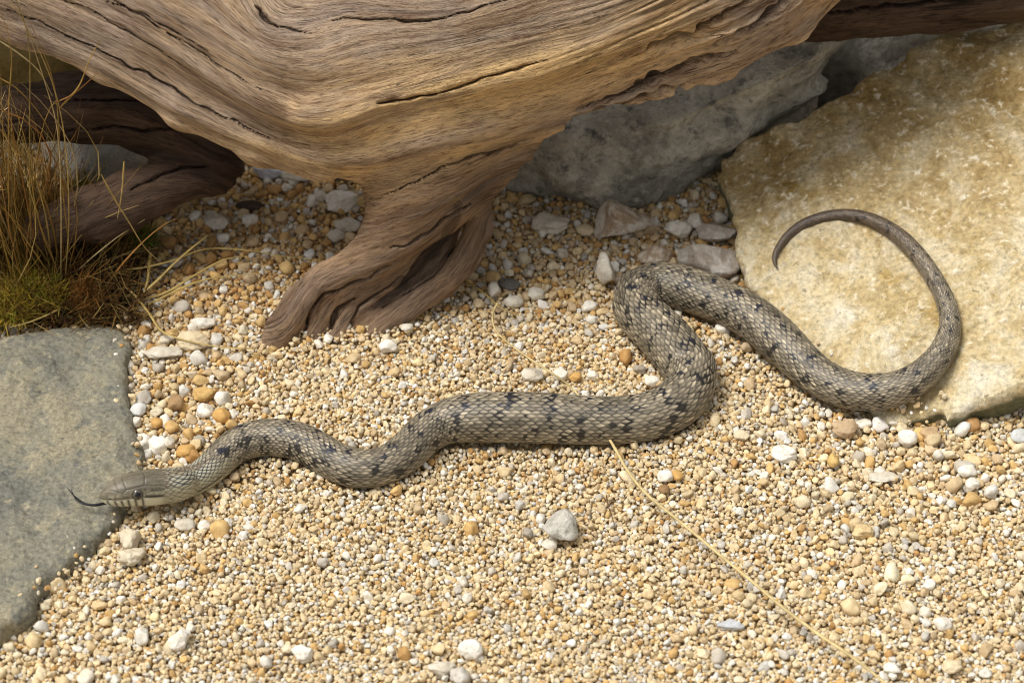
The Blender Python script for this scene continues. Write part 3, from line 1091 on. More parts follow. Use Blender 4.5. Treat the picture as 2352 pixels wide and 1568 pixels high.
mark = mark + neck * 0.55 * np.clip(nz2 * 0.6 + nz * 0.45 - 0.05, 0, 1) * (hid > 0.35)
streak = fbm(np.stack([S2.ravel() * 95, P2s.ravel() / 3.2, S2.ravel() * 0], 1), 3, 77).reshape(S2.shape)
fleck = vnoise(np.stack([S2.ravel() * 1300, P2s.ravel() / 2.2, S2.ravel() * 0], 1), 78).reshape(S2.shape)
# colours
def L3(c): return np.array(c)[None, None]
base = L3((0.232, 0.196, 0.138)) * (0.55 + 0.72 * hid[..., None]) * (1 + 0.18 * nz2[..., None]) * (1 + 0.30 * streak[..., None] + 0.22 * fleck[..., None])
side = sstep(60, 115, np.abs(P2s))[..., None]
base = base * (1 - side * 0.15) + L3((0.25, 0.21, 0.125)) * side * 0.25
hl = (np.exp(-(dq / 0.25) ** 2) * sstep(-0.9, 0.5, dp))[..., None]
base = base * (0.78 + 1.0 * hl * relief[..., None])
pale = (hid2 > 0.88)[..., None]
base = np.where(pale, base * 1.35, base)
skin = L3((0.022, 0.019, 0.016))
gvar = np.clip(0.55 + 0.75 * fbm(np.stack([S2.ravel() * 150, P2s.ravel() / 11, S2.ravel() * 0], 1), 2, 55).reshape(S2.shape), 0.12, 1.15)
groove = (sstep(0.42, 0.08, edge) * gvar)[..., None]
thr = np.clip(mark, 0, 1.2)[..., None]
dark = np.clip(groove * 0.95 + sstep(0.95, 0.55, edge[..., None] / (0.001 + thr * 0.95)) * sstep(0.20, 0.5, thr), 0, 1)
bluish = (sstep(40, 10, np.abs(P2s)) * (hid2 > 0.35))[..., None]
skincol = skin * (1 - bluish) + L3((0.013, 0.015, 0.028)) * bluish
dscale = sstep(0.62, 0.85, thr) * (hid2 > 0.40)[..., None]
dark = np.maximum(dark, dscale * 0.96)
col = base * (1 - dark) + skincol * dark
bel = L3((0.34, 0.29, 0.17)) * (0.85 + 0.25 * ventral[..., None]) * (1 - 0.5 * sstep(0.1, 0.6, nz2)[..., None])
col = col * (1 - belly[..., None]) + bel * belly[..., None]
tail = sstep(LEN * 0.80, LEN * 0.93, S2)[..., None]
col = col * (1 - tail) + (col * L3((0.50, 0.42, 0.40))) * tail
# head
mm = S2 * 1000
absP = np.abs(P2s)
headtop = L3((0.165, 0.142, 0.098)) * (1 + 0.35 * nz2[..., None] + 0.20 * nz[..., None] + 0.12 * streak[..., None] + 0.22 * fleck[..., None])
hc = headtop + 0 * col
lip = sstep(74, 81, absP + 5 * sstep(12, 4, mm))[..., None]
loreal = (sstep(46, 56, absP) * sstep(84, 76, absP) * sstep(4, 8, mm) * sstep(46, 38, mm))[..., None]
hc = hc * (1 - 0.55 * loreal) + 0.55 * loreal * L3((0.29, 0.26, 0.18)) * (1 + 0.5 * nz[..., None] + 0.3 * fleck[..., None])
cream = L3((0.62, 0.585, 0.42)) * (1 + 0.08 * nz2[..., None])
hc = hc * (1 - lip) + cream * lip
thr_ = sstep(30, 40, mm)[..., None] * sstep(60, 75, absP)[..., None]
hc = hc * (1 - thr_ * 0.7) + L3((0.44, 0.41, 0.29)) * thr_ * 0.7
bars = np.zeros_like(mm)
for bs, wd in ((5.5, .55), (9.0, .65), (12.4, .72), (16.2, .80), (20.3, .8), (24.5, .75)):
    bars = np.maximum(bars, np.exp(-((mm - bs - 0.02 * (absP - 100)) / wd) ** 2))
bars *= sstep(75, 82, absP) * sstep(135, 122, absP)
hc = hc * (1 - 0.93 * bars[..., None]) + L3((0.02, 0.016, 0.012)) * 0.93 * bars[..., None]
mouth = np.exp(-((absP - (112 + 0.10 * mm)) / 1.5) ** 2) * sstep(36, 28, mm)
hc = hc * (1 - 0.75 * mouth[..., None])
post = np.exp(-((absP - 72 - 0.25 * (mm - 25)) / 5.0) ** 2) * sstep(25, 27, mm) * sstep(43, 37, mm) * (1.05 + 0.35 * nz)
hc = hc * (1 - 0.88 * np.clip(post, 0, 1)[..., None])
pre = np.exp(-((absP - 66) / 2.5) ** 2) * sstep(7, 9, mm) * sstep(19, 17, mm) * 0.6
hc = hc * (1 - pre[..., None])


def plates(lines):
    g = np.zeros_like(mm)
    for (m0, p0, m1, p1, wd) in lines:
        e = np.array([m1 - m0, (p1 - p0) * 0.22])
        x, y = mm - m0, (absP - p0) * 0.22
        t = np.clip((x * e[0] + y * e[1]) / (e @ e), 0, 1)
        d = np.hypot(x - e[0] * t, y - e[1] * t)
        g = np.maximum(g, np.exp(-(d / wd) ** 2))
    return g


PL = [(11, 0, 11.5, 45, .35), (11, 0, 24, 0, .25), (15, 0, 16, 40, .35), (16, 40, 26, 34, .4), (26, 34, 27, 0, .35), (27, 0, 42, 0, .35), (26, 34, 38, 44, .4), (38, 44, 43, 8, .4), (7.5, 20, 11.5, 45, .35), (16, 40, 12, 60, .4),
      (9, 72, 27, 76, .4), (9.5, 55, 9.5, 80, .4), (13.5, 48, 13.5, 78, .4), (26, 50, 26.5, 78, .35), (30, 50, 31, 66, .35), (27, 58, 37, 54, .35), (5.6, 40, 5.6, 85, .35), (38, 44, 39, 62, .35), (34, 48, 35, 62, .35)]
pg = plates(PL)
hc = hc * (1 - 0.36 * pg[..., None])
nost = np.exp(-(((mm - 6.8) / 0.75) ** 2 + ((absP - 66) / 4.0) ** 2))
hc = hc * (1 - 0.92 * sstep(0.3, 0.8, nost)[..., None])
eyering = np.exp(-((np.hypot((mm - 21.5), (absP - 63) * 0.20) - 3.0) / 0.55) ** 2)
hc = hc * (1 - 0.6 * eyering[..., None])
# neck side: pale scales with blue-black skin between
ns = (sstep(38, 44, mm) * sstep(84, 70, mm) * sstep(10, 20, absP) * sstep(58, 46, absP))[..., None]
nside = L3((0.47, 0.45, 0.34)) * (1 - sstep(0.72, 0.25, edge)[..., None]) + L3((0.014, 0.017, 0.034)) * sstep(0.72, 0.25, edge)[..., None]
nlow = (sstep(34, 42, mm) * sstep(95, 75, mm) * sstep(46, 58, absP))[..., None]
low = L3((0.46, 0.43, 0.29)) * (0.9 + 0.25 * hid[..., None]) * (1 - 0.8 * sstep(0.42, 0.08, edge)[..., None])
nstripe = (np.exp(-((absP - 93 + 0.35 * (mm - 60)) / 5) ** 2) * sstep(50, 56, mm) * sstep(84, 74, mm) * (0.6 + 0.6 * nz))[..., None]
hb = sstep(0.034, 0.042, S2)[..., None]
col = hc * (1 - hb) + col * hb
col = col * (1 - nlow * 0.75) + low * nlow * 0.75
col = col * (1 - ns) + nside * ns
col = col * (1 - 0.85 * np.clip(nstripe, 0, 1))
# head relief
disp = disp - (0.00032 * pg + 0.0006 * mouth + 0.0011 * sstep(0.2, 0.9, nost) + 0.00022 * bars) * (1 - sstep(0.04, 0.05, S2))
brow = np.exp(-(((mm - 21) / 5.5) ** 2 + ((absP - 50) / 9) ** 2))
socket = np.exp(-(np.hypot((mm - 21.5), (absP - 64) * 0.20) / 2.9) ** 4)
disp = disp + (0.0005 * brow - 0.0014 * socket)
# cross-section
hk = sstep(0.055, 0.03, S2)
cs, sn = np.cos(PH)[None], np.sin(PH)[None]
yy = np.where(cs > 0, cs * (1 + 0.03 * hk), cs * FL)
xx = sn * (1.0 + 0.04 * hk)
yy = np.where(cs < 0, -np.abs(cs) ** 0.82 * FL, yy)
xx = np.sign(sn) * np.abs(sn) ** 0.94 * (1.0 + 0.05 * hk)
wrinkle = np.zeros_like(R2)
VS = C[:, None] + (R2 * xx + disp * xx)[..., None] * Bn[:, None] + (R2 * yy + disp * yy)[..., None] * Nn[:, None]
ii = np.arange(nR - 1)[:, None] * nP
jj = np.arange(nP)[None]
j2 = (jj + 1) % nP
SF = np.stack([ii + jj, ii + j2, ii + nP + j2, ii + nP + jj], -1).reshape(-1, 4)
cap0 = np.arange(nP)
VV = np.concatenate([VS.reshape(-1, 3), C[:1] - T[:1] * 0.0003, C[-1:] + T[-1:] * 0.001])
i0 = nR * nP
tri = np.concatenate([np.stack([np.full(nP, i0), (cap0 + 1) % nP, cap0], 1),
                      np.stack([np.full(nP, i0 + 1), (nR - 1) * nP + cap0, (nR - 1) * nP + (cap0 + 1) % nP], 1)])
snake_me = make_mesh('snake', VV, [SF, tri])
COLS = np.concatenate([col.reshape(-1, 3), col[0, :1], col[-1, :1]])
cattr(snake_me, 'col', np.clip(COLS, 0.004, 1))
M_SNAKE, snt, sb = attr_mat('snake_skin', 'col', 0.42, 0.45)
stc = nd(snt, 'ShaderNodeTexCoord').outputs['Object']
bump(snt, sb, noise(snt, stc, 1500, 3, 0.6), 0.0002, 0.5)
snake = link('snake', snake_me, M_SNAKE)
tag(snake, 'grey brown snake with black flecks winding across gravel onto cream slab', 'snake')

# eye: found where the measured line of sight meets the head
nh = int(np.searchsorted(sR, 0.05))
hv = [Vector(v) for v in VS[:nh].reshape(-1, 3)]
hf = [tuple(int(q) for q in f) for f in SF[:(nh - 1) * nP]]
tree = BVHTree.FromPolygons(hv, hf)
ie = int(np.searchsorted(sR, 0.0215))
for sgn in (1, -1):
    j = int(np.argmin(np.abs(phi - sgn * 63)))
    pc = VS[ie, j]
    nrm = Bn[ie] * sn[0, j] + Nn[ie] * cs[0, j]
    nrm /= np.linalg.norm(nrm)
    V, F = ico(3)
    er = 0.0040
    zax = nrm
    xax = T[ie]
    yax = np.cross(zax, xax)
    Vw = V @ np.stack([xax, yax, zax])
    me = make_mesh('eye', Vw * er, F)
    lz = V[:, 2]
    rd = np.hypot(V[:, 0], V[:, 1])
    ec = np.where((rd < 0.46)[:, None], np.array([0.004, 0.004, 0.005]), np.where((rd < 0.74)[:, None], np.array([0.115, 0.105, 0.082]), np.array([0.03, 0.026, 0.02])))
    cattr(me, 'col', ec)
    em, ent, eb = attr_mat('snake_eye', 'col', 0.10, 0.45)
    eb.inputs['Coat Weight'].default_value = 0.25
    eb.inputs['Coat Roughness'].default_value = 0.03
    e = link('eye', me, em, snake)
    e.location = pc - nrm * 0.0013
# tongue
mz = C[int(np.searchsorted(sR, 0.003))]
def tg(x, y, dz=0.0): return hit((100 + x / 2.94) * .98, (900 + y / 2.94) * .98, mz + np.array([0, -.004, -0.0035 + dz]), ZN)
base_ = catmull([tg(440, 818), tg(410, 824), tg(365, 832), tg(320, 830)], 6)
f1 = catmull([tg(330, 832), tg(285, 818), tg(235, 785), tg(195, 745), tg(165, 705)], 6)
f2 = catmull([tg(330, 831), tg(280, 824, .0004), tg(235, 798, .001), tg(212, 762, .003), tg(196, 722, .0055)], 6)
Vs, Fs, off = [], [], 0
for P, ra, rb in ((base_, 0.0009, 0.0008), (f1, 0.0007, 0.00018), (f2, 0.0006, 0.00018)):
    v, f = tube_arrays(P, np.linspace(ra, rb, len(P)), 6, 1.0, off)
    Vs.append(v); Fs.append(f); off += len(v)
tm, tnt, tb = mat('tongue_black')
tb.inputs['Base Color'].default_value = (0.008, 0.008, 0.011, 1)
tb.inputs['Roughness'].default_value = 0.3
link('tongue', make_mesh('tongue', np.concatenate(Vs), np.concatenate(Fs)), tm, snake)

# ------------------------------------------------------------------ gravel: tens of thousands of grains, one object
PAL = np.array([(0.69, 0.56, 0.35), (0.74, 0.655, 0.48), (0.62, 0.43, 0.19), (0.58, 0.455, 0.29), (0.77, 0.76, 0.72), (0.54, 0.51, 0.46), (0.48, 0.29, 0.115), (0.73, 0.61, 0.40)])
PW = np.array([0.24, 0.20, 0.075, 0.14, 0.15, 0.06, 0.02, 0.115])


def coarse(px, py):
    """how coarse the gravel is over the picture: fine in the middle front, coarse by the left stone, at the back and right"""
    c = 1.0 + 0 * px
    c += 0.75 * np.exp(-(((px - 400) / 170) ** 2 + ((py - 900) / 190) ** 2))
    c += 0.40 * sstep(860, 620, py)
    c += 0.45 * np.exp(-(((px - 2150) / 330) ** 2 + ((py - 1040) / 130) ** 2))
    c += 0.30 * np.exp(-(((px - 100) / 260) ** 2 + ((py - 1480) / 150) ** 2))
    c += 0.22 * np.exp(-(((px - 1950) / 420) ** 2 + ((py - 1380) / 260) ** 2))
    return c


X0, X1, Y0, Y1 = -0.52, 0.52, -0.38, 0.52
cell = 0.0055
grid = {}
pts = []
def try_add(x, y, r, tol):
    gx_, gy_ = int(x / cell + 1000), int(y / cell + 1000)
    for a in range(gx_ - 2, gx_ + 3):
        for bb in range(gy_ - 2, gy_ + 3):
            for (x2, y2, r2) in grid.get((a, bb), ()):
                dd = (r + r2) * tol
                if (x - x2) ** 2 + (y - y2) ** 2 < dd * dd: return
    grid.setdefault((gx_, gy_), []).append((x, y, r))
    pts.append((x, y, r))


def visible(x, y, m=330):
    P = np.stack([x, y, 0 * x], 1)
    px, py = proj(P)
    return (px > -m) & (px < 2352 + m) & (py > 300 - m) & (py < 1568 + m), px, py


for (r0_, r1_, n_) in ((0.0044, 0.0060, 2100), (0.0032, 0.0044, 7000), (0.0023, 0.0032, 18700), (0.0016, 0.0023, 53000), (0.0010, 0.0016, 188000)):
    x = RNG.uniform(X0, X1, n_)
    y = RNG.uniform(Y0, Y1, n_)
    ok, px, py = visible(x, y)
    cs_ = coarse(px, py)
    r = RNG.uniform(r0_, r1_, n_)
    lim = np.where(r > 0.0032, sstep(1.05, 1.65, cs_) * 0.9 + 0.045, np.where(r > 0.0023, sstep(0.95, 1.4, cs_) * 0.80 + 0.17, np.where(r > 0.0016, 0.40 + 0.5 * sstep(1.0, 1.5, cs_), 1.0)))
    ok &= RNG.uniform(0, 1, n_) < lim
    for a, bb, c_ in zip(x[ok], y[ok], r[ok]): try_add(a, bb, c_, 0.80)
top = np.array(pts)
# lower, closely spaced layer that fills between them
g = 0.0027
ux, uy = np.meshgrid(np.arange(X0, X1, g), np.arange(Y0, Y1, g), indexing='ij')
ux = ux.ravel() + RNG.uniform(-g * .5, g * .5, ux.size)
uy = uy.ravel() + RNG.uniform(-g * .5, g * .5, uy.size)
ok, _, _ = visible(ux, uy)
ux, uy = ux[ok], uy[ok]
x = np.concatenate([top[:, 0], ux])
y = np.concatenate([top[:, 1], uy])
r = np.concatenate([top[:, 2], RNG.uniform(0.0012, 0.0019, len(ux))])
# the body presses into the grains and pushes up a low bank on both sides
sp_ = np.stack([np.interp(np.linspace(0.03, LEN, 420), seg, ctr[:, i]) for i in range(3)], 1)
sr_ = np.interp(np.linspace(0.03, LEN, 420), seg, rr)
q_ = np.empty(len(x))
for i in range(0, len(x), 20000):
    dd_ = np.hypot(x[i:i + 20000, None] - sp_[None, :, 0], y[i:i + 20000, None] - sp_[None, :, 1]) - sr_[None]
    dd_ = np.where(sp_[None, :, 2] - sr_[None] > 0.010, 1.0, dd_)
    q_[i:i + 20000] = dd_.min(1)
berm = 0.0028 * np.exp(-((q_ - 0.0005) / 0.0035) ** 2) * (q_ > -0.004) - 0.003 * (q_ <= -0.004)
z = terr(x, y) + berm + np.concatenate([top[:, 2] * 0.35 + RNG.uniform(-0.0012, 0.0012, len(top)), RNG.uniform(-0.0018, -0.0004, len(ux))])
# stray grit lying on the flat stone and on the low rim of the slab
gx2, gy2, gz2, gr2 = [], [], [], []
for k_ in range(90):
    if k_ < 50:
        a_, b_ = RNG.choice([(270, 1195), (230, 1240), (160, 1290), (100, 1352), (300, 900), (296, 830), (325, 1010), (330, 1060), (290, 760)]) + RNG.normal(0, 1, 2) * np.array([26, 22])
        hp = hit(a_, b_, LP0 + LN * 0.001, LN)
    else:
        a_, b_ = RNG.choice([(1790, 735), (1850, 800), (1900, 850), (2080, 935), (2120, 935)]) + RNG.normal(0, 1, 2) * np.array([24, 20])
        hp = hit(a_, b_, SP1 + SLN * 0.001, SLN)
    gx2.append(hp[0]); gy2.append(hp[1]); gz2.append(hp[2]); gr2.append(RNG.uniform(0.0009, 0.0021))
x, y, z, r = np.concatenate([x, gx2]), np.concatenate([y, gy2]), np.concatenate([z, gz2]), np.concatenate([r, gr2])
n = len(x)
px, py = proj(np.stack([x, y, 0 * x], 1))
W = np.repeat(PW[None], n, 0)
back = sstep(900, 560, py)[:, None]
big = sstep(0.0018, 0.0032, r)[:, None]
W = W + back * np.array([-0.10, -0.10, 0.16, 0.10, 0.0, 0.05, 0.12, -0.03]) + big * np.array([-0.04, -0.04, 0.03, 0.0, 0.05, 0.02, 0.0, 0.0])
lft = np.exp(-(((px - 420) / 190) ** 2 + ((py - 900) / 170) ** 2))[:, None]
W = W + lft * np.array([-0.06, -0.06, 0.13, 0.04, 0.0, 0.0, 0.05, 0.05])
shd = (sstep(760, 640, py) * sstep(1000, 820, px))[:, None]  # browner grains put the log's shadow into the gravel colour
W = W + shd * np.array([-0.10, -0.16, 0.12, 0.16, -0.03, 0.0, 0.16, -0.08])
W = np.clip(W, 0.01, None)
W /= W.sum(1)[:, None]
ci_ = (RNG.uniform(0, 1, n)[:, None] > np.cumsum(W, 1)).sum(1).clip(0, 7)
gcol = PAL[ci_] * RNG.normal(1.0, 0.09, n)[:, None] * (1 + RNG.normal(0, 0.02, (n, 1)) * np.array([[-1.0, 0.0, 1.6]]))
gcol = np.clip(gcol, 0.03, 0.86)
asp = np.stack([RNG.uniform(0.85, 1.35, n), RNG.uniform(0.8, 1.1, n), RNG.uniform(0.6, 0.95, n)], 1)
scl = r[:, None] * asp
rot = np.stack([RNG.normal(0, 0.5, n), RNG.normal(0, 0.5, n), RNG.uniform(0, 6.283, n)], 1)

src = bpy.data.collections.new('grain_shapes')
NV = 14
for i in range(NV):
    rs = np.random.default_rng(900 + i)
    V, F = ico(3)
    cuts = rs.integers(4, 14)
    for _ in range(cuts):
        nrm = rs.normal(size=3)
        nrm /= np.linalg.norm(nrm)
        over = V @ nrm - rs.uniform(0.56, 0.90)
        V = V - np.maximum(over, 0)[:, None] * nrm * 0.90
    V = V * (1 + 0.17 * fbm(V * 1.1, 3, 70 + i) + 0.075 * fbm(V * 3.5, 3, 20 + i))[:, None]
    V -= V.mean(0)
    V *= 0.93 / np.linalg.norm(V, axis=1).mean()
    me = make_mesh('grain', V, F)
    me.materials.append(M_GRAVEL)
    ob = bpy.data.objects.new('grain', me)
    src.objects.link(ob)

pm = bpy.data.meshes.new('gravel')
pm.vertices.add(n)
pm.vertices.foreach_set('co', np.stack([x, y, z], 1).astype(np.float32).ravel())
cattr(pm, 'gcol', gcol)
for nm, arr in (('scl', scl), ('rot', rot)):
    a = pm.attributes.new(nm, 'FLOAT_VECTOR', 'POINT')
    a.data.foreach_set('vector', arr.astype(np.float32).ravel())
a = pm.attributes.new('vi', 'INT', 'POINT')
a.data.foreach_set('value', RNG.integers(0, NV, n).astype(np.int32))
gravel = link('gravel', pm)
pm.materials.append(M_GRAVEL)
tag(gravel, 'cream golden and white rounded gravel covering the ground', 'gravel', kind='stuff')
ng = bpy.data.node_groups.new('scatter', 'GeometryNodeTree')
ng.interface.new_socket('Geometry', in_out='INPUT', socket_type='NodeSocketGeometry')
ng.interface.new_socket('Geometry', in_out='OUTPUT', socket_type='NodeSocketGeometry')
gi, go = ng.nodes.new('NodeGroupInput'), ng.nodes.new('NodeGroupOutput')
ip = ng.nodes.new('GeometryNodeInstanceOnPoints')
cinf = ng.nodes.new('GeometryNodeCollectionInfo')
cinf.inputs['Collection'].default_value = src
cinf.inputs['Separate Children'].default_value = True
cinf.inputs['Reset Children'].default_value = True
def named(nm, ty):
    q = ng.nodes.new('GeometryNodeInputNamedAttribute')
    q.data_type = ty
    q.inputs['Name'].default_value = nm
    return q.outputs['Attribute']
er_ = ng.nodes.new('FunctionNodeEulerToRotation')
ng.links.new(gi.outputs[0], ip.inputs['Points'])
ng.links.new(cinf.outputs[0], ip.inputs['Instance'])
ip.inputs['Pick Instance'].default_value = True
ng.links.new(named('vi', 'INT'), ip.inputs['Instance Index'])
ng.links.new(named('rot', 'FLOAT_VECTOR'), er_.inputs[0])
ng.links.new(er_.outputs[0], ip.inputs['Rotation'])
ng.links.new(named('scl', 'FLOAT_VECTOR'), ip.inputs['Scale'])
ng.links.new(ip.outputs[0], go.inputs[0])
md = gravel.modifiers.new('scatter', 'NODES')
md.node_group = ng

# ------------------------------------------------------------------ larger stones one can pick out
def stone(name, px, py, hw, hh, colr, label, seed, up=0.45, cuts=6, flat=0.8, rz=0.0, material=None, rough=0.15, group=None, tilt=0.0, facets=False, off=(0.60, 0.85)):
    rs = np.random.default_rng(seed)
    V, F = ico(4 if hw > 24 else 3)
    for _ in range(cuts):
        nrm = rs.normal(size=3)
        nrm /= np.linalg.norm(nrm)
        over = V @ nrm - rs.uniform(*off)
        V = V - np.maximum(over, 0)[:, None] * nrm * 0.92
    V = V * (1 + rough * fbm(V * 1.4, 3, seed) + rough * 0.45 * fbm(V * 4.5, 3, seed + 3))[:, None]
    V /= np.abs(V).max(0)
    s = pxs(gnd(px, py, 0.004))
    sx, sz = hw * s, hh * s * flat
    P = gnd(px, py, sz * up + 0.0022)
    # what is seen of the height is a mix of depth and height: split it evenly
    sy = max(hh * s * 1.15, sx * 0.45)
    me = make_mesh(name, V * np.array([sx, sy, sz]), F, not facets)
    o = link(name, me, material or M_STONE)
    o.location = (P[0], P[1], float(terr(P[0], P[1])) + sz * up + 0.0022)
    o.rotation_euler = (tilt, 0, rz)
    o.color = (*colr, 1)
    tag(o, label, 'stone' if hw > 30 else 'pebble', group)
    return o


